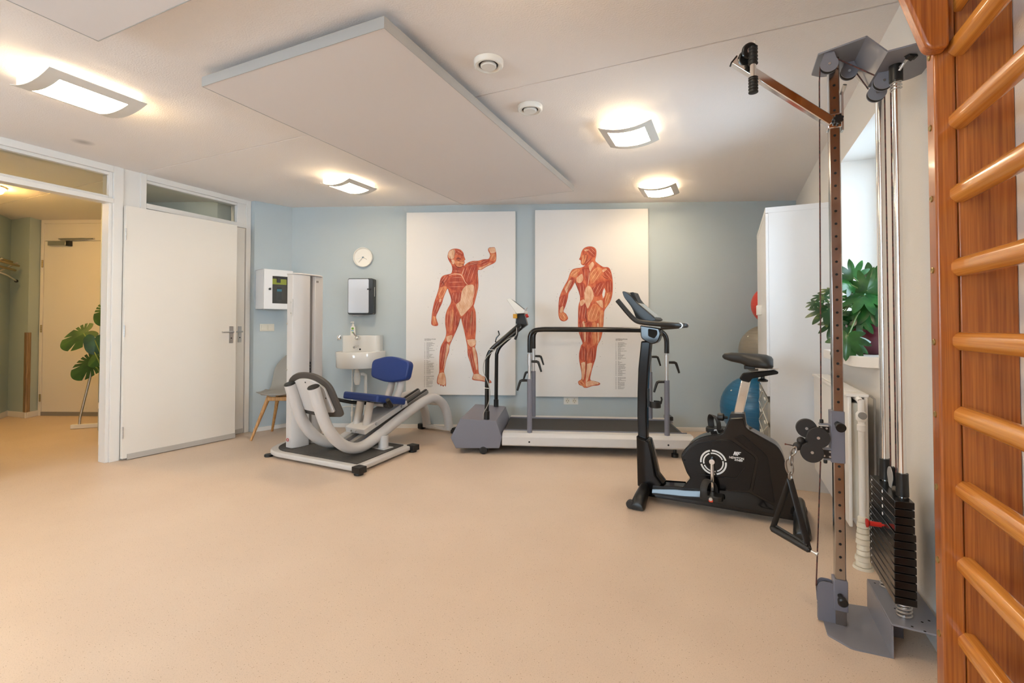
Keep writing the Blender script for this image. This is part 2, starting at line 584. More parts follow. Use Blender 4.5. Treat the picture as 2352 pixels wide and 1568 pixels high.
# hall and closet behind the left wall
vwall('wall_hall_end', [(-8.06, 3.078), (-6.9, 3.555), (-6.95, 3.66), (-8.12, 3.18)], 'hall_green')
vwall('wall_hall_side', [(-7.0, 1.92), (-8.35, 2.88), (-7.945, 2.91), (-8.055, 3.08), (-8.2, 3.25), (-8.6, 2.9), (-7.1, 1.8)], 'hall_green')
vwall('wall_hall_front', [(-4.9, 0.98), (-7.05, 0.98), (-7.05, 1.95), (-7.15, 1.95), (-7.15, 0.88), (-4.9, 0.88)], 'hall_green')
vwall('wall_closet_side', [(-5.3, 3.62), (-4.80, 3.70), (-4.80, 3.95), (-5.3, 3.95)], 'wall_blue')
vwall('wall_partition', [(-4.83, 2.470), (-7.05, 3.63), (-7.05, 3.66), (-4.83, 2.50)], 'hall_green')
vwall('wall_closet', [(-6.3, 2.895), (-5.08, 3.39), (-5.0, 3.74), (-4.9, 3.74), (-5.02, 3.33), (-4.98, 3.28), (-6.25, 2.80)][:3] + [(-5.1, 3.8), (-5.16, 3.44), (-6.33, 2.96)], 'wall_blue')


# skirting boards
def skirting(name, a, c, h=0.045, t=0.012, z=0.0):
    a, c = Vector((*a, 0)), Vector((*c, 0))
    d = (c - a).normalized(); nn = Vector((d.y, -d.x, 0))
    return struct(MB().prism(q2(a, c, c + nn * t, a + nn * t), (0, 0, 0), X_, Y_, z, h).obj(name, 'paint_white', bev=0.003))


skirting('baseboard_back', bw(0.0)[:2], bw(5.58)[:2])
skirting('baseboard_corner', (-4.68, 3.542), (-4.555, 3.92))
skirting('baseboard_right', (WR, 5.94), (WR, -2.58), 0.06)
skirting('baseboard_left', (WX, -2.58), (WX, 1.2))
skirting('baseboard_hall', (-7.0, 1.92), (-8.35, 2.88), 0.07)
skirting('baseboard_hall_2', (-8.35, 2.88), (-7.945, 2.91), 0.07)
skirting('baseboard_hall_3', (-7.945, 2.91), (-8.055, 3.08), 0.07)
del skirting


# door frames of the left wall
def member(b, y0, y1, z0, z1, d=0.0, t=0.10):
    return b.bx(WX - t + d, WX + d, y0, y1, z0, z1)


b = MB()
member(b, 2.262, 2.335, 0, CEIL); member(b, 2.236, 2.262, 0, CEIL, -0.018)
member(b, 1.20, 1.265, 0, CEIL); member(b, 1.265, 1.29, 0, CEIL, -0.018)
member(b, 1.265, 2.262, 2.445, CEIL); member(b, 1.29, 2.236, 2.42, 2.445, -0.018)
member(b, 1.265, 2.262, 2.182, 2.222, 0.004); member(b, 1.29, 2.236, 2.222, 2.243, -0.018)
f1 = struct(b.obj('trim_1', 'paint_white', bev=0.003))
b = MB()
member(b, 2.465, 2.512, 0, CEIL); member(b, 3.482, 3.536, 0, CEIL); member(b, 3.385, 3.482, 2.195, CEIL, -0.012)
member(b, 2.512, 3.482, 2.45, CEIL); member(b, 2.512, 3.385, 2.425, 2.45, -0.018)
member(b, 2.512, 3.482, 2.195, 2.242, -0.004)
f2 = struct(b.obj('trim_2', 'paint_white', bev=0.003))
struct(MB().bx(WX - 0.06, WX - 0.054, 1.29, 2.236, 2.24, 2.425).obj('window_1', 'glass'))
struct(MB().bx(WX - 0.06, WX - 0.054, 2.512, 3.385, 2.24, 2.43).obj('window_2', 'glass'))


def lever_set(parent, o, u, nrm, lever):
    # long plate with a lever and a keyhole; o = plate centre, u = level direction, nrm = out of the door
    o, u, nrm = Vector(o), Vector(u).normalized(), Vector(nrm).normalized()
    pl = MB().prism(fillet([(-0.019, -0.085), (0.019, -0.085), (0.019, 0.085), (-0.019, 0.085)], 0.003), o, u, Z_, -0.001 if u.cross(Z_).dot(nrm) > 0 else 0.001, 0.006 if u.cross(Z_).dot(nrm) > 0 else -0.006).obj('handle_plate', 'steel', parent, world=True)
    p = o + Z_ * 0.028
    MB().tube([p, p + nrm * 0.045, p + nrm * 0.05 + u * lever * 0.012, p + nrm * 0.05 + u * lever * 0.115], 0.0085, 10).obj('handle', 'steel', parent, world=True)
    k = o - Z_ * 0.035 + nrm * 0.0065
    MB().cyl(k, k + nrm * 0.002, 0.006).obj('keyhole', 'dark_hole', parent, world=True)


# the open door leaf, swung flat against the wall
H0, H1 = Vector((-4.690, 2.330, 0)), Vector((-4.602, 3.283, 0))
DD = (H1 - H0).normalized(); DN = Vector((DD.y, -DD.x, 0))
d1 = root('door_1', H0)
MB().prism(q2(H0, H1, H1 - DN * 0.038, H0 - DN * 0.038), (0, 0, 0), X_, Y_, 0.018, 2.176).obj('door_leaf', 'door_paint', d1, bev=0.002, world=True)
MB().prism(q2(H0 + DD * 0.035 + DN * 0.006, H1 + DN * 0.006, H1 + DN * 0.0002, H0 + DD * 0.035 + DN * 0.0002), (0, 0, 0), X_, Y_, 0.006, 0.052).obj('door_sweep', mat('grey_sweep', (0.50, 0.47, 0.43), 0.45), d1, world=True)
lever_set(d1, H0.lerp(H1, 0.945) + Z_ * 1.055 + DN * 0.0005, DD, DN, -1)
for z in (0.24, 1.10, 1.93):
    hb = MB()
    c = H0 + DN * 0.006 + Z_ * z
    for k in range(5):
        hb.cyl(c + Z_ * (0.0205 * k - 0.051), c + Z_ * (0.0205 * k - 0.0325), 0.0052, seg=10)
    hb.obj('hinge', 'steel', d1, world=True)

d2 = root('door_2', (WX, 2.512, 0))
MB().bx(WX - 0.055, WX - 0.014, 2.515, 3.478, 0.01, 2.192).obj('door_leaf', 'door_paint', d2, world=True)
MB().bx(WX - 0.0138, WX - 0.008, 2.56, 3.47, 0.004, 0.05).obj('door_sweep', bpy.data.materials['grey_sweep'], d2, world=True)
lever_set(d2, (WX - 0.0135, 3.425, 1.055), Y_, X_, -1)

# front door at the end of the hall
HA = Vector((-8.035, 3.078, 0)); HD = Vector((1.15, 0.473, 0)).normalized(); HN = Vector((HD.y, -HD.x, 0))


def hp(s, z=0.0, o=0.0):
    return HA + HD * s + HN * o + Z_ * z


def hbox(b, s0, s1, z0, z1, o0, o1):
    return b.prism(q2(hp(s0, 0, o0), hp(s1, 0, o0), hp(s1, 0, o1), hp(s0, 0, o1)), (0, 0, 0), X_, Y_, z0, z1)


b = MB()
hbox(b, -0.005, 0.032, 0, CEIL, 0.002, 0.03); hbox(b, 0.032, 1.06, 2.455, CEIL, 0.002, 0.03)
hbox(b, 0.032, 1.06, 2.232, 2.455, 0.002, 0.018); hbox(b, 1.02, 1.06, 0, CEIL, 0.002, 0.03)
struct(b.obj('trim_3', 'door_paint', bev=0.002))
d3 = root('door_3', hp(0.035))
hbox(MB(), 0.037, 1.015, 0.02, 2.226, 0.003, 0.02).obj('door_leaf', 'door_paint', d3, world=True, bev=0.002)
hbox(MB(), 0.037, 1.015, 0.0, 0.05, 0.0205, 0.032).obj('door_sweep', 'rubber_grey', d3, world=True)
for z in (0.22, 1.10, 1.93):
    hb = MB()
    for k in range(4):
        c = hp(0.028, z + 0.024 * k - 0.04, 0.036)
        hb.cyl(c, c + Z_ * 0.022, 0.009, seg=10)
    hb.obj('hinge', 'brass', d3, world=True)
t = thing('door_closer', 'grey arm door closer on top of the yellow lit hall door', 'door closer', hp(0.12, 2.19, 0.02))
hbox(MB(), 0.12, 0.36, 2.165, 2.222, 0.0205, 0.065).obj('body', 'steel', t, world=True, bev=0.004)
hbox(MB(), 0.36, 0.41, 2.160, 2.224, 0.0205, 0.067).obj('end_cap', 'dark', t, world=True, bev=0.003)
b = MB(); hbox(b, 0.24, 0.70, 2.246, 2.262, 0.0185, 0.045); b.bar(hp(0.28, 2.235, 0.05), hp(0.62, 2.242, 0.05), 0.02, 0.006)
b.obj('arm', 'steel', t, world=True)

# the deep window of the right wall, far from the camera
w3 = root('window_3', (WR + 0.3, (A0 + A1) / 2, SZ))
b = MB()
xa, xb = WR + 0.245, WR + 0.305
for p0, p1, z0, z1 in ((A0, A0 + 0.06, SZ, LZ), (A1 - 0.06, A1, SZ, LZ), (A0 + 0.06, A1 - 0.06, SZ, SZ + 0.06), (A0 + 0.06, A1 - 0.06, LZ - 0.06, LZ)):
    b.bx(xa, xb, p0, p1, z0, z1)
b.obj('window_frame', 'paint_white', w3, world=True, bev=0.004)
MB().bx(WR + 0.27, WR + 0.276, A0 + 0.06, A1 - 0.06, SZ + 0.06, LZ - 0.06).obj('pane', 'glass', w3, world=True)
sill = fillet([(WR + 0.245, A0 + 0.003), (WR + 0.0, A0 + 0.003), (WR - 0.0, A0 - 0.02), (WR - 0.095, A0 + 0.06), (WR - 0.105, A1 + 0.05), (WR, A1 + 0.05), (WR, A1 - 0.003), (WR + 0.245, A1 - 0.003)], [0, 0, 0.01, 0.09, 0.02, 0, 0, 0], 8)
MB().prism(sill, (0, 0, 0), X_, Y_, 0.938, 0.992).obj('window_sill', 'paint_white', w3, world=True, bev=0.006)
w4 = root('unseen_window_4', (WR + 0.3, (C0 + C1) / 2, SZ))  # unseen window behind the camera, added to bring in daylight
b = MB()
for p0, p1, z0, z1 in ((C0, C0 + 0.06, SZ, LZ), (C1 - 0.06, C1, SZ, LZ), (C0 + 0.06, C1 - 0.06, SZ, SZ + 0.06), (C0 + 0.06, C1 - 0.06, LZ - 0.06, LZ), (-0.93, -0.87, SZ + 0.06, LZ - 0.06)):
    b.bx(xa, xb, p0, p1, z0, z1)
b.obj('window_frame', 'paint_white', w4, world=True, bev=0.004)
MB().bx(WR + 0.27, WR + 0.276, C0 + 0.06, C1 - 0.06, SZ + 0.06, LZ - 0.06).obj('pane', 'glass', w4, world=True)
MB().bx(WR - 0.08, WR + 0.245, C0 + 0.003, C1 - 0.003, 0.945, 0.992).obj('window_sill', 'paint_white', w4, world=True, bev=0.006)


# ------------------------------------------------------------------ ceiling lamps, panels, vents
def plate_ring(b, hx, hy, ix, iy, zc, sag, th, hole):
    # curved plate: sags along x, ruled along y; hole=True gives the rim, False the lit centre
    def z(x):
        return zc + sag * (x / hx) ** 2
    N = 14
    xs = [-hx + 2 * hx * i / N for i in range(N + 1)]
    if not hole:
        xs = [-ix + 2 * ix * i / N for i in range(N + 1)]
        b.loft([[(x, -iy, z(x)), (x, iy, z(x)), (x, iy, z(x) + th), (x, -iy, z(x) + th)] for x in xs])
        return b
    for y0, y1 in ((-hy, -iy), (iy, hy)):
        b.loft([[(x, y0, z(x)), (x, y1, z(x)), (x, y1, z(x) + th), (x, y0, z(x) + th)] for x in xs])
    for sx in (-1, 1):
        xx = [sx * (ix + (hx - ix) * i / 4) for i in range(5)]
        b.loft([[(x, -iy, z(x)), (x, iy, z(x)), (x, iy, z(x) + th), (x, -iy, z(x) + th)] for x in xx])
    return b


def lamp(label, loc, k=1.0):
    t = thing('ceiling_lamp', label, 'lamp', loc, 0, 'opal glass ceiling lamps')
    MB().bx(-0.158 * k, 0.158 * k, -0.168 * k, 0.168 * k, -0.046, -0.001).obj('lamp_box', 'lamp_box', t, bev=0.004)
    plate_ring(MB(), 0.172 * k, 0.183 * k, 0.120 * k, 0.128 * k, -0.082, 0.034, 0.004, True).obj('rim', 'lamp_rim', t)
    plate_ring(MB(), 0.172 * k, 0.183 * k, 0.119 * k, 0.127 * k, -0.0815, 0.034, 0.003, False).obj('diffuser', 'lamp_glass', t)
    return t


lamp('large lit ceiling lamp on the left, nearest the doorway', (-3.325, 1.425, CEIL), 1.22)
L = lamp('lit square ceiling lamp right of the two round vents', (-0.612, 3.275, CEIL))
dup(L, (-3.235, 3.42, CEIL), None, 'lit square ceiling lamp above the wall clock')
dup(L, (-0.610, 4.765, CEIL), None, 'lit square ceiling lamp farthest back, near the right poster')
dup(L, (-0.60, 1.30, CEIL), None, 'lit square ceiling lamp overhead, near the wall bars')
dup(L, (-0.60, -1.2, CEIL), None, 'added unseen ceiling lamp behind, towards the near window')  # unseen copy behind the camera, added to raise the brightness
dup(L, (-3.29, -1.2, CEIL), None, 'added unseen ceiling lamp behind, on the doorway side')  # another out-of-view copy, added for more room light
hl = thing('hall_lamp', 'lit round ceiling lamp in the hall behind the doorway', 'lamp', (-6.55, 2.05, CEIL))
MB().lathe([(0.0, -0.085), (0.09, -0.08), (0.14, -0.05), (0.155, -0.015), (0.155, -0.001)]).obj('globe', 'hall_lamp', hl)
MB().lathe([(0.165, -0.012), (0.165, -0.0005), (0.156, -0.0005), (0.156, -0.012)], caps=False).obj('rim', 'lamp_rim', hl)


def felt_panel(label, x0, x1, y0, y1):
    cx, cy = (x0 + x1) / 2, (y0 + y1) / 2
    t = thing('heating_panel', label, 'ceiling panel', (cx, cy, CEIL), 0, 'flat ceiling panels')
    hx, hy = (x1 - x0) / 2, (y1 - y0) / 2
    MB().bx(-hx + 0.004, hx - 0.004, -hy + 0.004, hy - 0.004, -0.0905, -0.05).obj('face', 'panel', t)
    b = MB()
    for s in (-1, 1):
        b.bx(s * hx, s * (hx - 0.0035), -hy, hy, -0.092, -0.04)
        b.bx(-hx + 0.0036, hx - 0.0036, s * hy, s * (hy - 0.0035), -0.092, -0.04)
    b.obj('edge_frame', 'alu', t)
    for sx in (-1, 1):
        for sy in (-1, 1):
            MB().bx(sx * hx * 0.6 - 0.03, sx * hx * 0.6 + 0.03, sy * hy * 0.7 - 0.03, sy * hy * 0.7 + 0.03, -0.05, -0.0).obj('mount', 'alu', t)


felt_panel('large white flat panel with grey edges hung under the ceiling, whole in view', -2.525, -1.32, 1.592, 4.295)
felt_panel('white flat ceiling panel cut off at the upper left corner', -2.54, -1.335, -1.55, 1.146)


def vent(label, loc):
    t = thing('ceiling_vent', label, 'vent', loc, 0, 'round ceiling vents')
    MB().lathe([(0.050, -0.001), (0.050, -0.022), (0.062, -0.030), (0.070, -0.029), (0.076, -0.022), (0.077, -0.001)]).obj('collar', 'plastic_white', t)
    MB().lathe([(0.0, -0.034), (0.036, -0.033), (0.041, -0.028), (0.041, -0.02), (0.03, -0.016), (0.0, -0.016)]).obj('disc', 'plastic_white', t)
    MB().lathe([(0.0495, -0.0165), (0.0495, -0.0155), (0.0, -0.0155), (0.0, -0.0165)]).obj('throat', 'dark_rubber', t)
    return t


v = vent('white round ceiling vent nearer the camera, larger in view', (-1.112, 2.15, CEIL))
dup(v, (-1.110, 2.705, CEIL), None, 'white round ceiling vent farther back, beside the panel edge')

w5 = root('added_window_5', ((RX0 + RX1) / 2, -2.66, RZ0))  # unseen rear window, added for soft frontal fill light
b = MB()
for xx in (RX0, -2.43, RX1 - 0.06):
    b.bx(xx, xx + 0.06, -2.69, -2.63, RZ0, RZ1)
b.bx(RX0 + 0.06, RX1 - 0.06, -2.69, -2.63, RZ0, RZ0 + 0.06).bx(RX0 + 0.06, RX1 - 0.06, -2.69, -2.63, RZ1 - 0.06, RZ1)
b.obj('window_frame', 'paint_white', w5, world=True, bev=0.004)
MB().bx(RX0 + 0.06, RX1 - 0.06, -2.665, -2.66, RZ0 + 0.06, RZ1 - 0.06).obj('pane', 'glass', w5, world=True)

cl = thing('added_closet_lamp', 'added hidden fill lamp behind the closed door with the transom', 'lamp', (-4.885, 2.95, CEIL))  # hidden lamp added to brighten the view through the transom
MB().lathe([(0.0, -0.03), (0.04, -0.028), (0.055, -0.012), (0.056, -0.001)]).obj('globe', 'lamp_glass', cl)
# ------------------------------------------------------------------ things on the back wall
MUS = []
for nm, c1, c2 in (('muscle_red', (0.55, 0.085, 0.035), (0.74, 0.20, 0.085)), ('muscle_dark', (0.42, 0.050, 0.024), (0.64, 0.125, 0.055)),
                   ('muscle_pale', (0.74, 0.42, 0.24), (0.86, 0.62, 0.43)), ('muscle_orange', (0.70, 0.18, 0.065), (0.82, 0.36, 0.16))):
    MUS.append(add_variation(mat(nm, c1, 0.6), c1, c2, (1.0, 1.0, 0.45), 26, 0.38, 0.66))
MUS += [mat('muscle_line', (0.20, 0.028, 0.016), 0.6), mat('tendon_line', (0.84, 0.56, 0.38), 0.6), M['board']]


def fibres(poly, n, axis=None):
    # thin strokes that follow the long axis of a muscle, inside its outline
    P = [Vector(p) for p in poly]
    c = sum(P, Vector((0, 0))) / len(P)
    if axis is None:
        sxx = sum((p.x - c.x) ** 2 for p in P); syy = sum((p.y - c.y) ** 2 for p in P); sxy = sum((p.x - c.x) * (p.y - c.y) for p in P)
        a = 0.5 * math.atan2(2 * sxy, sxx - syy)
    else:
        a = axis
    d = Vector((math.cos(a), math.sin(a))); e = Vector((-d.y, d.x))
    ks = [(p - c).dot(e) for p in P]
    lo, hi = min(ks), max(ks)
    out = []
    for i in range(1, n + 1):
        k = lo + (hi - lo) * i / (n + 1)
        hits = []
        for j in range(len(P)):
            a0, b0 = P[j - 1], P[j]
            ka, kb = (a0 - c).dot(e) - k, (b0 - c).dot(e) - k
            if ka * kb < 0:
                hits.append((a0 + (b0 - a0) * (ka / (ka - kb)) - c).dot(d))
        hits.sort()
        for j in range(0, len(hits) - 1, 2):
            h0, h1 = hits[j], hits[j + 1]
            if h1 - h0 < 6:
                continue
            m = 0.10 * (h1 - h0)
            p0 = c + e * k + d * (h0 + m); p1 = c + e * k + d * (h1 - m); pm = (p0 + p1) / 2 + e * ((k / (hi - lo + 1e-6)) * 5)
            out.append((p0, pm, p1))
    return out


def anatomy(parent, quad, w, h, body, holes, patches, lines, name):
    # quad: artwork corners in drawing units; everything is printed flat on the board face (local -y)
    tl, tr, bl, br = quad

    def P(x, y, lay):
        u = (x - tl[0]) / (tr[0] - tl[0])
        for _ in range(3):
            t0 = tl[1] + (tr[1] - tl[1]) * u; b0 = bl[1] + (br[1] - bl[1]) * u
            v = (y - t0) / (b0 - t0)
            l0 = tl[0] + (bl[0] - tl[0]) * v; r0 = tr[0] + (br[0] - tr[0]) * v
            u = (x - l0) / (r0 - l0)
        return (-w / 2 + u * w, -0.0406 - 0.0004 * lay, h / 2 - v * h)

    vs, fs, mi = [], [], []

    def add(poly, lay, m):
        k = len(vs)
        vs.extend(P(x, y, lay) for x, y in poly); fs.append(list(range(k, k + len(poly)))); mi.append(m)

    def stroke(pts, wd, lay, m):
        q = smooth_path([(x, y, 0) for x, y in pts], 4) if len(pts) > 2 else [Vector((x, y, 0)) for x, y in pts]
        n = len(q)
        for i in range(n - 1):
            a, b2 = q[i], q[i + 1]
            d = (b2 - a)
            if d.length < 1e-6:
                continue
            nn = Vector((-d.y, d.x, 0)).normalized()
            wa = wd * (0.35 + 1.3 * min(i, n - 1 - i) / max(1, n - 1)); wb = wd * (0.35 + 1.3 * min(i + 1, n - 2 - i) / max(1, n - 1))
            wb = max(wb, wd * 0.3)
            add([(a.x + nn.x * wa, a.y + nn.y * wa), (b2.x + nn.x * wb, b2.y + nn.y * wb), (b2.x - nn.x * wb, b2.y - nn.y * wb), (a.x - nn.x * wa, a.y - nn.y * wa)], lay, m)

    bs = [(p.x, p.y) for p in smooth_path([(x, y, 0) for x, y in body + body[:1]], 3)[:-1]]
    add(bs, 0, 0)
    for k in range(len(bs)):
        stroke([bs[k - 1], bs[k]], 1.3, 2.2, 4)
    for m, nf, poly in patches:
        sp = [(p.x, p.y) for p in smooth_path([(x, y, 0) for x, y in poly + poly[:1]], 3)[:-1]]
        add(sp, 1 + 0.3 * (m == 2), m)
        for k in range(len(sp)):
            stroke([sp[k - 1], sp[k]], 0.6 if m != 2 else 0.4, 1.9, 4)
        for i, ln in enumerate(fibres(sp, int(nf * 1.6 + 1))):
            stroke([(q.x, q.y) for q in ln], 0.95, 1.8, (4 if m != 2 else 0) if i % 3 != 1 else (5 if m != 2 else 3))
    for hpoly in holes:
        add(hpoly, 2.5, 6)
    for wd, m, ln in lines:
        stroke(ln, wd, 2.4, m)
    me = bpy.data.meshes.new(name)
    me.from_pydata(vs, [], fs)
    for mm in MUS:
        me.materials.append(mm)
    me.polygons.foreach_set('material_index', mi)
    # all faces look out of the wall
    bm = bmesh.new(); bm.from_mesh(me)
    for f in bm.faces:
        f.normal_update()
        if f.normal.y > 0:
            f.normal_flip()
    bm.to_mesh(me); bm.free()
    o = bpy.data.objects.new(name, me); COL.objects.link(o); o.parent = parent
    return P


def poster(label, s0, s1, z0, z1, quad, fig, listx, listy, ticks, name):
    w, h = s1 - s0, z1 - z0
    t = thing('anatomy_poster', label, 'poster', bw((s0 + s1) / 2, (z0 + z1) / 2, 0.0005), BA, 'anatomy posters')
    MB().bx(-w / 2, w / 2, -0.040, 0, -h / 2, h / 2).obj('board', 'board', t, bev=0.002)
    P = anatomy(t, quad, w, h, *fig, name)
    rnd = random.Random(11)
    b = MB(); y = -0.0412

    def rect(x0, x1, ya, yb):
        p, q = P(x0, ya, 1), P(x1, yb, 1)
        b.poly([(p[0], y, p[2]), (q[0], y, p[2]), (q[0], y, q[2]), (p[0], y, q[2])])

    for i in range(46):
        ya = listy + 27 + i * (349.0 / 45)
        if i in (17, 33):
            continue
        rect(listx, listx + (6 if i > 8 else 3), ya, ya + 3.4)
        x = listx + 17
        end = x + rnd.choice((22, 34, 42, 50, 56, 60, 66)) * (0.5 if i in (18, 19, 20, 36, 38) else 1)
        while x < end:
            q = min(x + rnd.uniform(4, 16), end)
            rect(x, q, ya, ya + 3.4); x = q + 1.6
    x = listx
    for k in (14, 6, 20, 12):
        rect(x, x + k - 2, listy + 9, listy + 12.5); x += k
    for (tx, ty, lx, ly) in ticks:
        rect(tx - 2.2, tx + 2.2, ty - 1.5, ty + 1.5)
    b.obj('caption_list', 'ink_grey', t)
    p = P(listx, listy + 5, 1)
    text_mesh('NOMENCLATUUR', 0.0155, M['ink'], t, 'caption_title', Matrix.Translation((p[0], -0.0410, p[2])) @ Matrix.Rotation(R(90), 4, 'X'), align='LEFT')
    return t


front = ([(383, 390), (395, 368), (420, 354), (455, 352), (485, 362), (505, 385), (511, 412), (521, 438), (513, 447), (516, 462), (510, 478), (514, 492), (518, 482), (545, 462), (580, 450), (625, 448), (665, 437), (700, 435), (712, 425), (718, 405), (714, 388), (704, 368), (704, 350), (715, 342), (730, 341), (745, 339), (756, 343), (762, 362), (768, 400), (766, 440), (752, 465), (690, 495), (650, 520), (622, 525), (625, 600), (625, 660), (612, 720), (595, 790), (590, 810), (605, 860), (608, 930), (608, 1000), (603, 1070), (608, 1110), (602, 1140), (618, 1190), (626, 1260), (632, 1340), (650, 1360), (680, 1375), (715, 1395), (733, 1415), (725, 1424), (690, 1415), (640, 1405), (590, 1398), (580, 1385), (590, 1350), (583, 1330), (565, 1260), (545, 1200), (540, 1130), (530, 1080), (518, 1020), (500, 950), (487, 905), (470, 960), (450, 1010), (420, 1075), (400, 1125), (395, 1170), (375, 1230), (362, 1290), (356, 1330), (368, 1370), (372, 1410), (370, 1446), (360, 1436), (350, 1448), (341, 1436), (330, 1442), (323, 1428), (310, 1428), (300, 1412), (305, 1370), (318, 1330), (318, 1260), (320, 1190), (330, 1130), (355, 1080), (368, 1050), (372, 1010), (364, 950), (365, 890), (378, 840), (400, 800), (410, 770), (405, 735), (390, 695), (382, 670), (365, 700), (348, 745), (335, 790), (310, 840), (290, 890), (295, 920), (306, 950), (300, 966), (270, 965), (252, 950), (255, 900), (260, 850), (275, 780), (295, 720), (310, 670), (318, 620), (328, 585), (350, 565), (385, 557), (410, 548), (418, 515), (410, 480), (392, 450), (380, 420)],
         [],
         [(2, 2, [(384, 395), (400, 368), (430, 357), (440, 375), (436, 405), (428, 428), (405, 436), (386, 420)]),
          (1, 3, [(438, 360), (470, 360), (498, 385), (500, 410), (470, 400), (445, 395)]),
          (2, 1, [(408, 440), (425, 438), (435, 452), (430, 475), (415, 470)]),
          (3, 3, [(440, 450), (470, 445), (505, 452), (508, 475), (480, 498), (450, 492), (436, 470)]),
          (1, 3, [(420, 490), (450, 505), (500, 505), (492, 540), (450, 548), (420, 540)]),
          (1, 6, [(362, 645), (400, 590), (450, 562), (490, 566), (518, 615), (528, 650), (500, 685), (450, 688), (400, 668)]),
          (1, 6, [(500, 555), (520, 503), (560, 484), (612, 480), (612, 540), (590, 605), (545, 634), (520, 610)]),
          (1, 5, [(413, 705), (455, 693), (488, 698), (485, 750), (458, 792), (425, 765)]),
          (2, 5, [(528, 645), (585, 640), (592, 690), (585, 750), (580, 800), (545, 840), (510, 878), (490, 890), (470, 850), (450, 800), (480, 770), (490, 720), (500, 680)]),
          (0, 3, [(594, 640), (622, 600), (622, 670), (608, 725), (590, 780), (588, 720)]),
          (1, 4, [(322, 610), (350, 571), (395, 562), (378, 605), (352, 645), (320, 655)]),
          (1, 4, [(525, 488), (580, 457), (640, 456), (615, 477), (560, 482)]),
          (3, 3, [(318, 662), (360, 652), (376, 670), (350, 730), (315, 748), (306, 700)]),
          (1, 4, [(298, 760), (333, 765), (320, 820), (288, 885), (266, 880), (280, 800)]),
          (2, 1, [(315, 755), (330, 752), (326, 775), (314, 775)]),
          (3, 2, [(262, 890), (285, 892), (300, 945), (272, 958), (256, 930)]),
          (1, 3, [(620, 482), (668, 443), (710, 442), (700, 466), (650, 488)]),
          (2, 2, [(622, 505), (665, 492), (735, 460), (690, 490), (645, 516)]),
          (3, 3, [(716, 430), (724, 398), (758, 392), (765, 438), (725, 452)]),
          (2, 3, [(706, 348), (730, 343), (756, 345), (762, 378), (728, 388), (714, 372)]),
          (0, 3, [(370, 880), (398, 815), (415, 835), (405, 930), (398, 1020), (376, 995)]),
          (3, 2, [(416, 832), (430, 850), (428, 940), (412, 1010), (402, 985), (408, 910)]),
          (1, 3, [(436, 812), (468, 868), (480, 915), (452, 1000), (425, 1030), (434, 900)]),
          (1, 4, [(497, 905), (535, 858), (565, 830), (560, 920), (550, 1000), (535, 1020), (515, 980)]),
          (0, 4, [(570, 828), (588, 815), (602, 880), (604, 1000), (585, 1062), (560, 1058), (556, 960)]),
          (3, 1, [(572, 850), (585, 860), (572, 960), (560, 930)]),
          (2, 2, [(372, 1052), (420, 1040), (412, 1082), (382, 1096)]),
          (2, 2, [(538, 1078), (604, 1076), (606, 1110), (575, 1135), (546, 1112)]),
          (1, 4, [(330, 1140), (366, 1092), (380, 1104), (372, 1200), (345, 1310), (322, 1300)]),
          (2, 1, [(378, 1104), (396, 1130), (372, 1230), (352, 1310), (360, 1220)]),
          (1, 3, [(546, 1152), (575, 1168), (596, 1318), (586, 1318), (560, 1238)]),
          (2, 1, [(578, 1138), (602, 1150), (622, 1290), (610, 1310)]),
          (2, 5, [(318, 1342), (354, 1336), (368, 1380), (364, 1432), (330, 1430), (304, 1408)]),
          (2, 4, [(592, 1352), (634, 1350), (676, 1378), (722, 1410), (650, 1400), (590, 1388)])],
         [(6.0, 4, [(450, 434), (464, 427), (486, 433)]), (4.0, 4, [(452, 440), (468, 445), (484, 438)]), (3.5, 4, [(425, 512), (440, 540)]), (3.5, 4, [(455, 515), (462, 545)]), (4.0, 4, [(436, 470), (450, 494), (482, 502), (508, 492)]), (2.2, 4, [(490, 478), (502, 476), (512, 474)]), (1.6, 4, [(508, 445), (500, 455), (490, 456)]),
          (3.5, 5, [(392, 566), (430, 554), (470, 556), (494, 568), (520, 618), (540, 640)]), (3.0, 5, [(494, 566), (500, 545), (512, 508)]),
          (3.5, 4, [(330, 612), (345, 622), (358, 648)]), (2.5, 4, [(384, 668), (400, 700), (412, 740), (425, 785)]), (2.5, 4, [(484, 895), (470, 950), (440, 1020)]),
          (2.4, 4, [(620, 526), (612, 580), (608, 640)]), (1.8, 4, [(422, 355), (436, 380), (430, 430)]), (2.0, 4, [(398, 408), (404, 440), (420, 470)])])
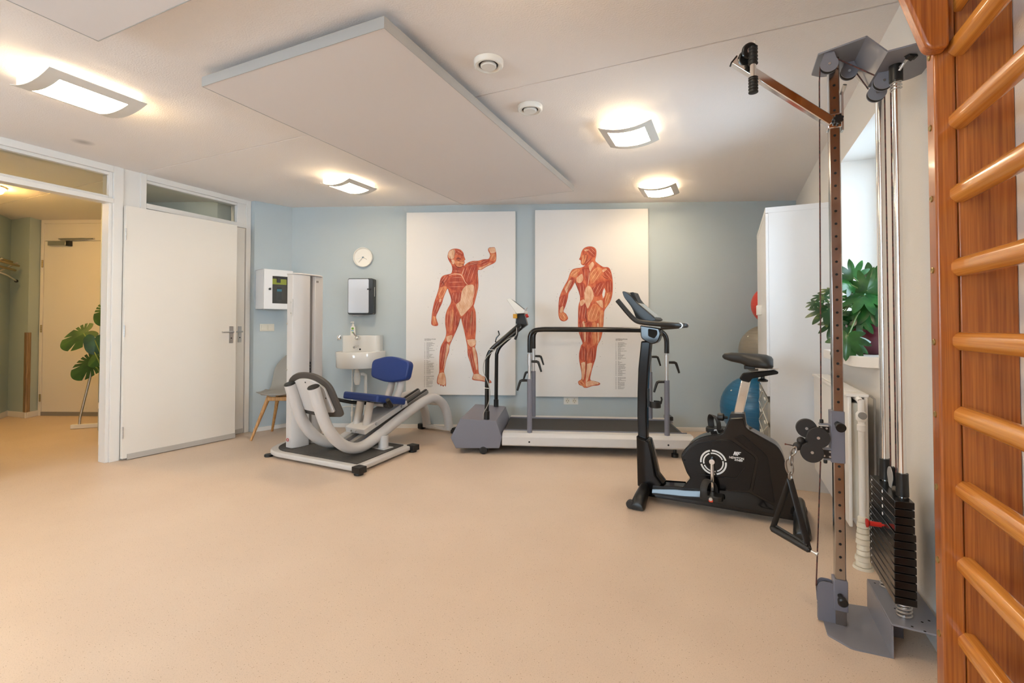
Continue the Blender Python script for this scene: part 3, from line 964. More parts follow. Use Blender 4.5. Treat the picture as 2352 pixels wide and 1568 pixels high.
back = ([(414, 405), (425, 362), (445, 335), (480, 323), (515, 328), (535, 350), (536, 390), (528, 430), (545, 450), (590, 480), (625, 482), (645, 505), (658, 560), (662, 620), (658, 690), (640, 750), (600, 808), (595, 850), (590, 900), (585, 970), (570, 1030), (545, 1080), (537, 1130), (530, 1180), (510, 1240), (495, 1300), (492, 1340), (530, 1350), (565, 1365), (555, 1380), (510, 1385), (470, 1398), (445, 1398), (430, 1385), (405, 1375), (400, 1350), (425, 1330), (420, 1260), (408, 1200), (406, 1140), (420, 1080), (432, 1060), (410, 1000), (398, 940), (398, 860), (400, 780), (412, 735), (410, 690), (395, 650), (380, 610), (372, 600), (350, 640), (325, 680), (318, 720), (300, 780), (285, 820), (305, 838), (320, 868), (313, 884), (290, 895), (262, 885), (248, 850), (247, 800), (250, 740), (262, 690), (290, 630), (318, 580), (335, 530), (355, 500), (385, 490), (420, 485), (450, 470), (434, 467), (420, 455), (418, 430), (406, 422)],
        [[(598, 640), (606, 665), (600, 700), (588, 722), (582, 690), (588, 660)]],
        [(1, 4, [(450, 345), (480, 330), (512, 335), (530, 360), (528, 400), (500, 400), (475, 370)]),
         (2, 1, [(440, 350), (465, 344), (478, 352), (455, 360)]),
         (3, 2, [(424, 395), (450, 385), (455, 420), (440, 455), (424, 450)]),
         (1, 2, [(462, 432), (495, 408), (505, 412), (470, 455), (450, 462)]),
         (2, 2, [(478, 470), (505, 440), (522, 462), (505, 488), (488, 515)]),
         (1, 4, [(425, 492), (478, 488), (488, 520), (484, 570), (468, 628), (450, 570)]),
         (3, 5, [(490, 520), (545, 480), (585, 500), (560, 560), (500, 612), (488, 580)]),
         (2, 2, [(388, 562), (428, 532), (434, 578), (412, 604), (388, 592)]),
         (1, 4, [(385, 604), (440, 602), (455, 638), (446, 695), (418, 712), (400, 660)]),
         (1, 6, [(505, 640), (560, 600), (602, 592), (588, 660), (560, 700), (522, 702)]),
         (2, 5, [(455, 642), (475, 622), (500, 642), (518, 700), (492, 758), (470, 798), (450, 742), (444, 690)]),
         (3, 4, [(333, 548), (358, 506), (408, 496), (398, 538), (365, 560)]),
         (1, 4, [(590, 522), (625, 490), (650, 535), (655, 572), (600, 548)]),
         (2, 1, [(580, 505), (605, 490), (618, 498), (590, 520)]),
         (1, 4, [(312, 610), (340, 570), (368, 572), (345, 640), (300, 682)]),
         (2, 2, [(296, 650), (322, 592), (350, 580), (328, 625), (310, 680)]),
         (1, 4, [(253, 712), (312, 690), (302, 770), (272, 820), (252, 800)]),
         (2, 1, [(262, 790), (285, 780), (278, 825), (258, 825)]),
         (3, 3, [(252, 835), (285, 830), (312, 868), (290, 888), (264, 876)]),
         (1, 4, [(606, 592), (648, 578), (656, 640), (640, 690), (612, 660)]),
         (3, 4, [(612, 680), (652, 670), (636, 745), (602, 790), (600, 740)]),
         (2, 2, [(412, 740), (440, 728), (450, 752), (418, 780)]),
         (1, 5, [(404, 785), (440, 752), (462, 795), (456, 870), (420, 893), (400, 860)]),
         (3, 6, [(470, 830), (510, 762), (555, 775), (568, 830), (540, 890), (500, 898), (472, 880)]),
         (2, 2, [(535, 742), (582, 735), (588, 790), (566, 780)]),
         (3, 2, [(560, 820), (590, 812), (590, 930), (566, 960), (556, 900)]),
         (1, 3, [(402, 900), (428, 898), (440, 1000), (436, 1055), (412, 1000)]),
         (2, 1, [(430, 900), (446, 900), (458, 1010), (446, 1050)]),
         (1, 3, [(468, 905), (500, 905), (505, 990), (482, 1065), (462, 1060), (458, 960)]),
         (3, 2, [(505, 905), (535, 905), (545, 1000), (522, 1080), (505, 1010)]),
         (2, 1, [(542, 910), (556, 915), (560, 1010), (548, 1070), (545, 1000)]),
         (1, 4, [(409, 1140), (428, 1082), (460, 1110), (456, 1190), (440, 1202), (414, 1180)]),
         (0, 2, [(462, 1110), (485, 1085), (488, 1150), (470, 1210), (458, 1190)]),
         (1, 4, [(490, 1100), (520, 1082), (536, 1130), (526, 1190), (502, 1212), (485, 1160)]),
         (2, 2, [(420, 1212), (450, 1205), (452, 1260), (442, 1330), (430, 1330)]),
         (2, 2, [(466, 1218), (506, 1214), (488, 1290), (472, 1340), (456, 1352)]),
         (3, 3, [(402, 1352), (430, 1340), (450, 1390), (410, 1372)]),
         (2, 4, [(456, 1358), (500, 1345), (560, 1366), (510, 1380), (462, 1392)])],
        [(2.6, 4, [(458, 378), (470, 400), (452, 446), (436, 462)]), (2.4, 4, [(462, 380), (448, 390), (444, 420)]), (2.4, 5, [(486, 520), (480, 580), (466, 640)]),
         (3.4, 4, [(372, 560), (378, 600), (398, 650)]), (3.2, 4, [(458, 800), (456, 850), (464, 895), (440, 905)]), (3.0, 4, [(464, 895), (490, 905)]),
         (2.6, 4, [(584, 540), (600, 560), (640, 575)]), (2.8, 4, [(462, 1070), (456, 1150), (462, 1230), (452, 1330)]), (2.2, 4, [(606, 600), (598, 640)])])
tk1 = [(x, y, 0, 0) for x, y in ((583, 418), (668, 404), (376, 522), (320, 551), (304, 586), (272, 690), (254, 735), (226, 817), (744, 498), (670, 535), (648, 569), (636, 685), (630, 738), (348, 900), (340, 947), (356, 858), (350, 797), (376, 800), (626, 865), (638, 916), (634, 936), (638, 1013), (636, 1094), (452, 1082), (424, 1158), (416, 1192), (296, 1150), (302, 1126), (298, 1274), (518, 1168), (528, 1220), (640, 1190), (648, 1204), (556, 1377))]
tk2 = [(x, y, 0, 0) for x, y in ((407, 460), (330, 500), (326, 516), (284, 601), (240, 686), (234, 708), (228, 738), (654, 497), (670, 529), (678, 562), (682, 604), (682, 643), (684, 675), (332, 740), (306, 797), (384, 675), (382, 722), (640, 790), (654, 766), (614, 870), (388, 988), (600, 988), (408, 1060), (584, 1066), (582, 1048), (384, 1148), (568, 1163), (392, 1216), (542, 1238), (382, 1368))]
poster('large white poster of a muscled figure seen from the front, fist raised', 1.337, 2.561, 0.378, 2.414, ((46, 65), (918, 48), (50, 1507), (922, 1525)), front, 198, 1070, tk1, 'front_figure')
poster('large white poster of a muscled figure seen from behind', 2.777, 4.012, 0.368, 2.424, ((65, 45), (930, 30), (68, 1465), (938, 1474)), back, 684, 1030, tk2, 'back_figure')

# clock
t = thing('wall_clock', 'round white wall clock with thin grey hands above the towel dispenser', 'clock', bw(0.835, 1.917, 0), BA)
MB().lathe([(0.0, 0.0), (0.108, 0.0), (0.112, 0.012), (0.111, 0.034), (0.107, 0.038), (0.101, 0.036), (0.098, 0.022), (0.0, 0.021)], axis=(0, -1, 0), seg=48).obj('case', 'plastic_white', t)


def hand(a, l0, l1, w, material, y):
    a = R(a); d = Vector((math.sin(a), 0, math.cos(a))); s = Vector((d.z, 0, -d.x))
    p, q = d * -l0, d * l1
    MB().loft([[p + s * w + Y_ * y, p - s * w + Y_ * y, p - s * w + Y_ * (y - 0.001), p + s * w + Y_ * (y - 0.001)],
               [q + s * w * 0.6 + Y_ * y, q - s * w * 0.6 + Y_ * y, q - s * w * 0.6 + Y_ * (y - 0.001), q + s * w * 0.6 + Y_ * (y - 0.001)]]).obj('clock_hand', material, t)


hand(118, 0.012, 0.052, 0.0026, 'rubber_grey', -0.024)
hand(220, 0.012, 0.074, 0.0022, 'rubber_grey', -0.026)
hand(254, 0.02, 0.08, 0.0010, mat('pale_blue_hand', (0.45, 0.58, 0.62), 0.5), -0.028)
MB().cyl((0, -0.022, 0), (0, -0.031, 0), 0.006, seg=14).obj('hub', mat('blue_hub', (0.08, 0.22, 0.34), 0.5), t)

# towel dispenser
t = thing('paper_towel_dispenser', 'silver and black paper towel dispenser on the wall above the sink', 'towel dispenser', bw(0.838, 1.272, 0), BA)
b = MB().prism(fillet([(-0.143, 0.0), (0.143, 0.0), (0.143, 0.40), (-0.143, 0.40)], 0.022), (0, 0, 0), X_, Z_, 0.002, 0.10)
b.obj('housing', 'dark', t, bev=0.004)
MB().loft([[(x, -0.1005 - dd, z) for x, z in fillet([(-0.137, 0.012), (0.098, 0.012), (0.098, 0.393), (-0.137, 0.393)], 0.018)] for dd in (0, 0.010)]).obj('cover', 'mirror_panel', t, bev=0.005, bseg=3)
MB().box((0.100, -0.106, 0.278), (0.044, 0.014, 0.015)).obj('latch', 'dark', t, bev=0.003)
MB().bx(0.1435, 0.145, -0.06, -0.045, 0.20, 0.305).obj('level_slot', 'plastic_white', t)
MB().loft([[(-0.10 + 0.02 * k, -0.05 + 0.004 * math.sin(k), 0.004), (-0.10 + 0.02 * k, -0.052 + 0.004 * math.sin(k), 0.004), (-0.095 + 0.0185 * k, -0.075, -0.024 + (0.0017 * k if k > 3 else 0.002 * (3 - k))), (-0.095 + 0.0185 * k, -0.073, -0.024 + (0.0017 * k if k > 3 else 0.002 * (3 - k)))] for k in range(9)]).obj('paper_towel', 'board', t)

# sink
t = thing('wash_basin', 'white ceramic wall sink with tall backsplash and chrome tap', 'sink', bw(0.848, 0.69, 0.0), BA)
b = MB()
bsp = fillet([(-0.214, 0.17), (0.214, 0.17), (0.214, 0.350), (-0.214, 0.350)], [0, 0, 0.012, 0.012])
b.prism(fillet([(-0.214, 0), (0.214, 0), (0.214, -0.125), (-0.214, -0.125)], [0, 0, 0.05, 0.05], 8), (0, 0, 0), X_, Y_, 0.16, 0.347)


def dee(wd, dp, y0, z, n=28):
    # plan of the bowl: flat against the wall, round towards the room
    out = [(-wd, y0, z)]
    for i in range(n + 1):
        a = math.pi * i / n
        out.append((-wd * math.cos(a), y0 - 0.05 - (dp - 0.05) * math.sin(a) ** 0.62, z))
    out.append((wd, y0, z))
    return out


b.loft([dee(0.215, 0.37, 0, 0.006), dee(0.232, 0.386, 0, 0.0), dee(0.240, 0.395, 0, 0.012), dee(0.246, 0.402, 0, 0.168), dee(0.243, 0.399, 0, 0.174), dee(0.232, 0.388, -0.0, 0.176),
        dee(0.228, 0.384, -0.012, 0.172), dee(0.20, 0.35, -0.03, 0.08), dee(0.12, 0.26, -0.07, 0.03)])
b.obj('bowl', 'ceramic', t, bev=0.006, bseg=3, sharp=50)
b = MB()
b.cyl((-0.02, -0.12, 0.318), (-0.02, -0.165, 0.318), 0.026, 0.024).ball((-0.02, -0.166, 0.318), 0.024, 16)
b.tube([(-0.03, -0.160, 0.335), (-0.045, -0.185, 0.365), (-0.05, -0.195, 0.385)], [0.011, 0.008], 10)
b.obj('tap_lever', 'chrome', t)
MB().tube([(-0.025, -0.12, 0.232), (-0.025, -0.19, 0.228), (-0.03, -0.225, 0.220)], 0.013, 14).obj('spout', 'chrome', t)
MB().cyl((0.0, -0.120, 0.195), (0.0, -0.1275, 0.195), 0.010).obj('overflow', 'dark_hole', t)
b = MB()
b.lathe([(0.036, 0.0), (0.036, -0.008), (0.022, -0.012), (0.018, -0.03), (0.026, -0.03), (0.026, -0.055), (0.030, -0.058), (0.033, -0.09), (0.036, -0.12), (0.034, -0.155), (0.026, -0.185), (0.022, -0.19), (0, -0.19)], (-0.018, -0.16, 0.0))
b.tube([(0.012, -0.155, -0.075), (0.035, -0.13, -0.075), (0.050, -0.105, -0.09), (0.050, -0.09, -0.13), (0.050, -0.09, -0.54)], 0.017, 12, 3)
b.tube([(0.050, -0.09, -0.52), (0.050, -0.06, -0.55), (0.050, -0.01, -0.55)], 0.017, 12, 3)
b.obj('drain_trap', 'plastic_white', t)
b = MB()
b.tube([(-0.115, -0.05, 0.02), (-0.115, -0.05, -0.33), (-0.118, -0.05, -0.665)], 0.0085, 10)
for z in (-0.26, -0.53):
    b.lathe([(0.0085, -0.03), (0.013, -0.02), (0.014, 0.02), (0.0085, 0.03)], (-0.117, -0.05, z), seg=12)
b.obj('water_pipe', 'plastic_white', t)
MB().tube([(-0.29, -0.03, -0.47), (-0.22, -0.04, -0.455), (-0.16, -0.05, -0.445), (-0.07, -0.05, -0.452), (-0.03, -0.045, -0.48), (0.0, -0.03, -0.52)], 0.0045, 8, 3).obj('hose', 'plastic_white', t)
t = thing('water_valve', 'small round chrome valve rose on the wall left of the sink', 'valve', bw(0.558, 1.012, 0), BA)
MB().lathe([(0.026, 0), (0.026, 0.004), (0.012, 0.008), (0.012, 0.02), (0.0, 0.021)], axis=(0, -1, 0)).obj('rose', 'chrome', t)
MB().tube([(0, -0.016, 0), (-0.004, -0.022, -0.012), (-0.008, -0.024, -0.032)], 0.004, 8).obj('lever', 'chrome', t)

t = thing('soap_bottle', 'white pump soap bottle with green labels standing on the sink backsplash', 'soap bottle', bw(0.742, 1.0375, 0.062), BA)
MB().loft([[(x * k, y * k * 0.62, z) for x, y in fillet([(-0.026, -0.026), (0.026, -0.026), (0.026, 0.026), (-0.026, 0.026)], 0.018)] for z, k in ((0.0, 1.05), (0.03, 1.1), (0.07, 0.98), (0.095, 0.86), (0.105, 0.5), (0.11, 0.42))]).obj('bottle', 'plastic_white', t, sharp=60)
MB().lathe([(0.013, 0.108), (0.013, 0.122), (0.005, 0.125), (0.005, 0.142), (0.012, 0.143), (0.012, 0.153), (0.0, 0.155)], seg=16).tube([(0, 0, 0.148), (-0.012, -0.012, 0.149), (-0.02, -0.02, 0.144)], 0.0045, 8).obj('pump', 'plastic_white', t)
MB().lathe([(0.0, 0.0), (0.013, 0.0), (0.013, 0.0012), (0, 0.0012)], (0.002, -0.0162, 0.076), (0, -1, 0.06)).obj('label_badge', 'label_green', t)
MB().box((0.001, -0.0178, 0.053), (0.030, 0.001, 0.008)).obj('label_stripe', 'label_blue', t)
MB().lathe([(0.0, 0.0), (0.010, 0.0), (0.010, 0.0012), (0, 0.0012)], (0.005, -0.0178, 0.032), (0, -1, 0)).obj('label_leaf', 'label_green', t)
MB().bx(-0.036, 0.036, -0.03, 0.024, -0.0002, 0.0).obj('tray', 'plastic_white', t)

# sockets and switch
t = thing('double_socket', 'white double wall socket under the poster of the back view', 'wall socket', bw(3.17, 0.321, 0), BA)
b = MB().bx(-0.0795, 0.0795, -0.010, -0.0002, -0.0425, 0.0425)
b.obj('plate', 'plastic_white', t, bev=0.003)
for sx in (-0.038, 0.038):
    MB().lathe([(0.026, 0.0), (0.026, 0.0015), (0.023, 0.0015), (0.023, 0.0003), (0.0, 0.0003)], (sx, -0.010, 0), (0, -1, 0)).obj('socket_well', 'plastic_ivory', t)
    b = MB()
    for dx in (-0.0095, 0.0095):
        b.cyl((sx + dx, -0.010, 0.0), (sx + dx, -0.0112, 0.0), 0.0042, seg=10)
    b.box((sx, -0.0108, 0.02), (0.006, 0.0012, 0.006)).box((sx, -0.0108, -0.02), (0.006, 0.0012, 0.006))
    b.obj('socket_hole', 'dark', t)

CA = math.atan2(0.385, 0.125)
CD = Vector((math.cos(CA), math.sin(CA), 0)); CN = Vector((CD.y, -CD.x, 0))


def cw(s, z=0.0, off=0.0):
    return Vector((-4.68, 3.540, 0)) + CD * s + CN * off + Z_ * z


t = thing('light_switch', 'ivory double light switch on the blue wall beneath the white cabinet', 'light switch', cw(0.135, 1.125, 0.0005), CA)
MB().bx(-0.075, 0.075, -0.009, 0, -0.04, 0.04).obj('plate', 'plastic_ivory', t, bev=0.002)
for sx in (-0.034, 0.034):
    MB().bx(sx - 0.028, sx + 0.028, -0.015, -0.0095, -0.029, 0.029).obj('rocker', 'plastic_ivory', t, bev=0.002)

t = thing('first_aid_cabinet', 'small white wall cabinet with a window in its door, behind the weight tower', 'cabinet', cw(0.165, 1.322, 0.0005), CA)
wd, dp, hh = 0.15, 0.215, 0.425
b = MB().bx(-wd, -wd + 0.004, -dp, 0, 0, hh).bx(wd - 0.004, wd, -dp, 0, 0, hh).bx(-wd, wd, -dp, 0, 0, 0.004).bx(-wd, wd, -dp, 0, hh - 0.004, hh).bx(-wd, wd, -0.004, 0, 0, hh)
b.obj('body', 'melamine', t)
b = MB().bx(-wd + 0.001, -0.065, -dp - 0.018, -dp - 0.004, 0.003, hh - 0.003).bx(0.11, wd, -dp - 0.018, -dp - 0.004, 0.003, hh - 0.003)
b.bx(-0.065, 0.11, -dp - 0.018, -dp - 0.004, 0.003, 0.062).bx(-0.065, 0.11, -dp - 0.018, -dp - 0.004, 0.355, hh - 0.003)
dr = b.obj('door', 'melamine', t)
MB().bx(-0.065, 0.11, -dp - 0.012, -dp - 0.010, 0.062, 0.355).obj('door_pane', 'glass', dr)
MB().cyl((-0.095, -dp - 0.018, 0.212), (-0.095, -dp - 0.03, 0.212), 0.009).box((-0.095, -dp - 0.04, 0.212), (0.012, 0.02, 0.022)).obj('lock', 'dark', dr)
bag = thing('first_aid_bag', 'dark bag with a lime label seen through the small cabinet window', 'bag', cw(0.165, 1.3265, 0.10), CA)
MB().bx(-0.10, 0.12, -0.085, -0.005, 0, 0.36).obj('pouch', mat('charcoal_fabric', (0.09, 0.09, 0.095), 0.8), bag, bev=0.01)
MB().bx(-0.065, 0.10, -0.0875, -0.0855, 0.265, 0.325).obj('lime_band', 'lime', bag)
MB().bx(-0.005, 0.035, -0.098, -0.088, 0.285, 0.34).obj('buckle', 'dark', bag, bev=0.003)
MB().bx(0.0, 0.05, -0.0875, -0.0855, 0.10, 0.235).obj('booklet', 'dark', bag)
MB().bx(0.0, 0.05, -0.0895, -0.0875, 0.19, 0.215).obj('sticker', 'label_blue', bag)
# ------------------------------------------------------------------ leg press machine
LA = R(-6)
t = thing('leg_press_machine', 'pale grey leg press machine with blue seat and tall weight tower', 'leg press', (-2.87, 3.10, 0), LA)
rim = [(0.285, -0.205), (0.175, 0.53), (-0.90, 0.46), (-0.985, 0.40), (-1.015, 0.20), (-0.96, -0.02), (-0.85, -0.20), (-0.70, -0.262)]
rimf = fillet(rim, [0.0, 0.0, 0.06, 0.06, 0.1, 0.12, 0.12, 0.16], 7)
cx = sum(p[0] for p in rimf) / len(rimf); cy = sum(p[1] for p in rimf) / len(rimf)


def inset(poly, k):
    out = []
    n = len(poly)
    for i in range(n):
        a, p, c = Vector(poly[i - 1]), Vector(poly[i]), Vector(poly[(i + 1) % n])
        d = (c - a).normalized()
        out.append((p.x - d.y * k, p.y + d.x * k))
    return out


MB().prism(rimf, (0, 0, 0), X_, Y_, 0.018, 0.058).obj('base_frame', 'machine_white', t, bev=0.012, bseg=3)
mt = mat('dimpled_rubber', (0.055, 0.050, 0.045), 0.5)
n, l, b = nodes(mt)
tc = n.new('ShaderNodeTexCoord'); vo = n.new('ShaderNodeTexVoronoi'); vo.inputs['Scale'].default_value = 26; vo.inputs['Randomness'].default_value = 0.12
bp = n.new('ShaderNodeBump'); bp.inputs['Strength'].default_value = 0.9; bp.inputs['Distance'].default_value = 0.006
l.new(tc.outputs['Object'], vo.inputs['Vector']); l.new(vo.outputs['Distance'], bp.inputs['Height']); l.new(bp.outputs['Normal'], b.inputs['Normal'])
ins = fillet([(0.215, -0.150), (0.115, 0.48), (-0.88, 0.41), (-0.935, 0.36), (-0.955, 0.19), (-0.905, 0.0), (-0.81, -0.145), (-0.68, -0.205)], [0.01, 0.01, 0.05, 0.06, 0.1, 0.1, 0.1, 0.12], 6)
MB().prism(ins, (0, 0, 0), X_, Y_, 0.058, 0.064).obj('floor_mat', mt, t)
for c, a in (((0.285, -0.195), 0), ((0.18, 0.525), 0), ((-0.80, -0.235), 20), ((-0.93, 0.42), 0)):
    fb = MB()
    rr = Matrix.Rotation(R(a), 3, 'Z')
    fb.lathe([(0.034, 0.0), (0.038, 0.004), (0.036, 0.02)], (c[0], c[1], 0), seg=20)
    if c[0] > 0:
        fb.box((c[0] + 0.005, c[1], 0.042), (0.085, 0.075, 0.048), rr)
    fb.obj('foot_cap', 'dark', t, bev=0.010, bseg=3)

T1 = [(-0.389, 0.673), (-0.325, 0.485), (-0.25, 0.322), (-0.14, 0.196), (-0.02, 0.128), (0.11, 0.116), (0.30, 0.178), (0.571, 0.285), (0.80, 0.365), (0.955, 0.405), (1.06, 0.398), (1.19, 0.315), (1.26, 0.19), (1.29, 0.045)]
for x, dy in ((0.0, 0.0), (-0.34, 0.035)):
    tb = MB().tube([(x, y + dy, z + 0.002) for y, z in T1], 0.046, 20, 4).obj('main_tube', 'machine_white', t, sharp=60)
    a = Vector((x, T1[0][0] + dy, T1[0][1])); d = (a - Vector((x, T1[1][0] + dy, T1[1][1]))).normalized()
    MB().lathe([(0.046, -0.001), (0.047, 0.004), (0.04, 0.012), (0.0, 0.014)], a, d).obj('tube_cap', 'dark', tb)

# inclined foot plate
pv = Vector((0, -0.36, 0.93)).normalized(); po = Vector((-0.17, -0.215, 0.395))
plate = fillet([(-0.30, 0.03), (0.0, 0.0), (0.30, 0.03), (0.265, 0.31), (0.14, 0.385), (0.0, 0.40), (-0.14, 0.385), (-0.265, 0.31)], [0.05, 0.2, 0.05, 0.06, 0.1, 0.2, 0.1, 0.06], 6)
MB().prism(plate, po, X_, pv, -0.038, -0.014).obj('foot_plate', mat('dark_taupe_plastic', (0.075, 0.065, 0.057), 0.55), t, bev=0.005)
back_p = fillet([(-0.235, 0.075), (0.0, 0.05), (0.235, 0.075), (0.205, 0.285), (0.10, 0.345), (0.0, 0.355), (-0.10, 0.345), (-0.205, 0.285)], [0.02, 0.2, 0.02, 0.02, 0.1, 0.2, 0.1, 0.02], 5)
bp_ = MB().prism(back_p, po, X_, pv, -0.013, 0.004).obj('plate_backing', 'machine_white', t, bev=0.003)
b = MB()
for sx, k in ((0.0, 0.325), (0.19, 0.20), (-0.19, 0.20), (0.0, 0.08)):
    p = po + X_ * sx + pv * k; w = X_.cross(pv)
    b.cyl(p + w * 0.004, p + w * 0.007, 0.006, seg=10)
b.obj('screw', 'dark', bp_)
del bp_

# sled and seat
sl = Vector((0, 1, 0.335)).normalized()


def rail_z(y):
    return 0.215 + (y - 0.17) * 0.335


b = MB()
for x in (-0.115, -0.225):
    b.bar((x, 0.06, rail_z(0.06) - 0.055), (x, 1.06, rail_z(1.06) - 0.05), 0.045, 0.035)
b.obj('rail', 'rubber_grey', t, bev=0.003)
b = MB()
for x in (-0.115, -0.225):
    b.bar((x, 0.62, rail_z(0.62) - 0.028), (x, 1.05, rail_z(1.05) - 0.028), 0.024, 0.012)
b.obj('rail_strip', 'dark_rubber', t)
MB().bar((-0.17, 0.05, rail_z(0.05) - 0.075), (-0.17, 1.04, rail_z(1.04) - 0.075), 0.27, 0.012).obj('rail_bed', 'machine_grey', t)
MB().bar((-0.17, 0.165, rail_z(0.165) + 0.005), (-0.17, 0.70, rail_z(0.70) + 0.005), 0.245, 0.052).obj('sled', 'machine_white', t, bev=0.006)
b = MB()
for x, y in ((-0.05, 0.30), (-0.05, 0.62)):
    b.cyl((x, y, rail_z(y) + 0.01), (x + 0.016, y, rail_z(y) + 0.01), 0.014, seg=6)
for x in (-0.21, -0.145):
    b.cyl((x, 0.160, rail_z(0.16) + 0.006), (x, 0.148, rail_z(0.16) + 0.004), 0.008, seg=6)
b.obj('bolt', 'steel', t)
for x in (-0.235, -0.115):
    MB().tube([(x, 0.245, rail_z(0.245) + 0.015), (x, 0.29, 0.455)], 0.034, 16).obj('seat_post', 'machine_white', t)
    MB().tube([(x, 0.575, rail_z(0.575) + 0.015), (x, 0.66, 0.52), (x, 0.725, 0.73)], 0.034, 16).obj('back_post', 'machine_white', t)
st = MB()
rs = Matrix.Rotation(R(-12), 3, 'X')
st.box((-0.205, 0.43, 0.468), (0.45, 0.37, 0.068), rs)
st.obj('seat', 'navy', t, bev=0.018, bseg=4)
bk = fillet([(-0.235, 0.05), (0, 0.0), (0.235, 0.05), (0.255, 0.215), (0.0, 0.275), (-0.245, 0.215)], [0.04, 0.3, 0.04, 0.05, 0.4, 0.05], 7)
bv = Vector((0, 0.16, 1)).normalized()
MB().prism(bk, (-0.215, 0.595, 0.590), X_, bv, -0.075, 0.0).obj('backrest', 'navy', t, bev=0.014, bseg=4)
MB().bx(-0.40, 0.06, 0.36, 0.40, 0.412, 0.438).obj('seat_crossbar', 'machine_white', t, bev=0.006)
MB().tube([(-0.20, 0.36, 0.432), (-0.34, 0.33, 0.428), (-0.42, 0.25, 0.45), (-0.46, 0.12, 0.50)], 0.016, 12, 4).obj('grip_handle', 'foam', t)
MB().tube([(0.0, 0.36, 0.432), (0.075, 0.35, 0.43), (0.105, 0.33, 0.435), (0.118, 0.27, 0.50)], [0.023, 0.023, 0.019, 0.019], 12, 0).obj('grip_handle', 'foam', t)
b = MB().tube([(0.04, 0.30, 0.064), (0.03, 0.31, 0.17)], 0.044, 18)
b.bx(-0.06, 0.105, 0.245, 0.36, 0.064, 0.071)
b.obj('rail_support', 'machine_white', t, bev=0.002)
b = MB().bx(-0.40, 0.06, 1.285, 1.345, 0.022, 0.052)
b.obj('rear_foot_bar', 'machine_white', t, bev=0.008)
for x in (-0.40, 0.06):
    MB().bx(x - 0.035, x + 0.035, 1.275, 1.355, 0.0, 0.06).obj('foot_cap', 'dark', t, bev=0.012, bseg=3)
MB().tube([(-0.34, 1.20, 0.32), (-0.17, 1.20, 0.32), (0.0, 1.20, 0.32)], 0.02, 12).obj('rear_brace', 'machine_white', t)

# weight tower (its long side faces the seat); own frame turned back to the room axes
M6 = Matrix.Rotation(-LA, 4, 'Z')


def tw(x, y):
    d = M6 @ Vector((x + 2.87, y - 3.10, 0))
    return (d.x, d.y)


q = [(-3.612, 3.060), (-3.528, 3.045), (-3.512, 3.06), (-3.494, 3.10), (-3.486, 3.15), (-3.488, 3.205), (-3.52, 3.208), (-3.612, 3.208)]
MB().prism([tw(*p) for p in q], (0, 0, 0), X_, Y_, 0.064, 1.604).obj('tower_panel', 'machine_white', t, bev=0.004)
q = [(-3.612, 3.255), (-3.515, 3.255), (-3.497, 3.27), (-3.497, 3.325), (-3.510, 3.375), (-3.54, 3.395), (-3.612, 3.395)]
MB().prism([tw(*p) for p in q], (0, 0, 0), X_, Y_, 0.064, 1.604).obj('tower_panel', 'machine_white', t, bev=0.004)
q = [(-3.612, 3.209), (-3.585, 3.209), (-3.585, 3.254), (-3.612, 3.254)]
MB().prism([tw(*p) for p in q], (0, 0, 0), X_, Y_, 0.064, 1.60).obj('tower_back', mat('taupe_inner_panel', (0.10, 0.085, 0.07), 0.6), t)
q = fillet([(-3.616, 3.056), (-3.515, 3.040), (-3.482, 3.12), (-3.482, 3.33), (-3.535, 3.40), (-3.616, 3.40)], [0.005, 0.02, 0.05, 0.05, 0.03, 0.005])
MB().prism([tw(*p) for p in q], (0, 0, 0), X_, Y_, 1.604, 1.616).obj('tower_lid', 'machine_white', t, bev=0.004)
b = MB()
for k in range(15):
    q = [(-3.580, 3.214), (-3.522, 3.214), (-3.522, 3.249), (-3.580, 3.249)]
    b.prism([tw(*p) for p in q], (0, 0, 0), X_, Y_, 0.40 + 0.028 * k, 0.422 + 0.028 * k)
b.obj('weight_stack', 'dark_rubber', t)
c = tw(-3.55, 3.232)
MB().cyl((c[0], c[1], 0.064), (c[0], c[1], 1.60), 0.006, seg=10).obj('guide_cable', 'steel', t)
b = MB()
for z in (1.355, 1.26, 1.165, 0.755):
    c = tw(-3.545 if z > 1.2 else -3.592, 3.045)
    b.lathe([(0.0075, 0.0), (0.006, 0.004), (0, 0.005)], (c[0], c[1], z), (0.0, -1, 0), seg=12)
b.obj('tower_screw', 'steel', t)
c = tw(-3.53, 3.043)
b = MB().box((c[0], c[1] - 0.001, 1.31), (0.016, 0.010, 0.15))
b.obj('tower_grip', 'machine_white', t, bev=0.006)
c = tw(-3.575, 3.050)
MB().torus((c[0], c[1] - 0.003, 0.135), (0.1, -1, 0), 0.012, 0.0028, 20, 6).obj('round_mark', 'red', t)
c = tw(-3.496, 3.295)
MB().box((c[0] + 0.001, c[1], 1.555), (0.003, 0.024, 0.018), Matrix.Rotation(-LA, 3, 'Z')).obj('rating_plate', 'rubber_grey', t)

# ------------------------------------------------------------------ grey shell chair behind the tower
CH = R(115)
t = thing('shell_chair', 'grey plastic shell chair with pale wooden legs, half behind the weight tower', 'chair', (-4.255, 3.575, 0), CH)
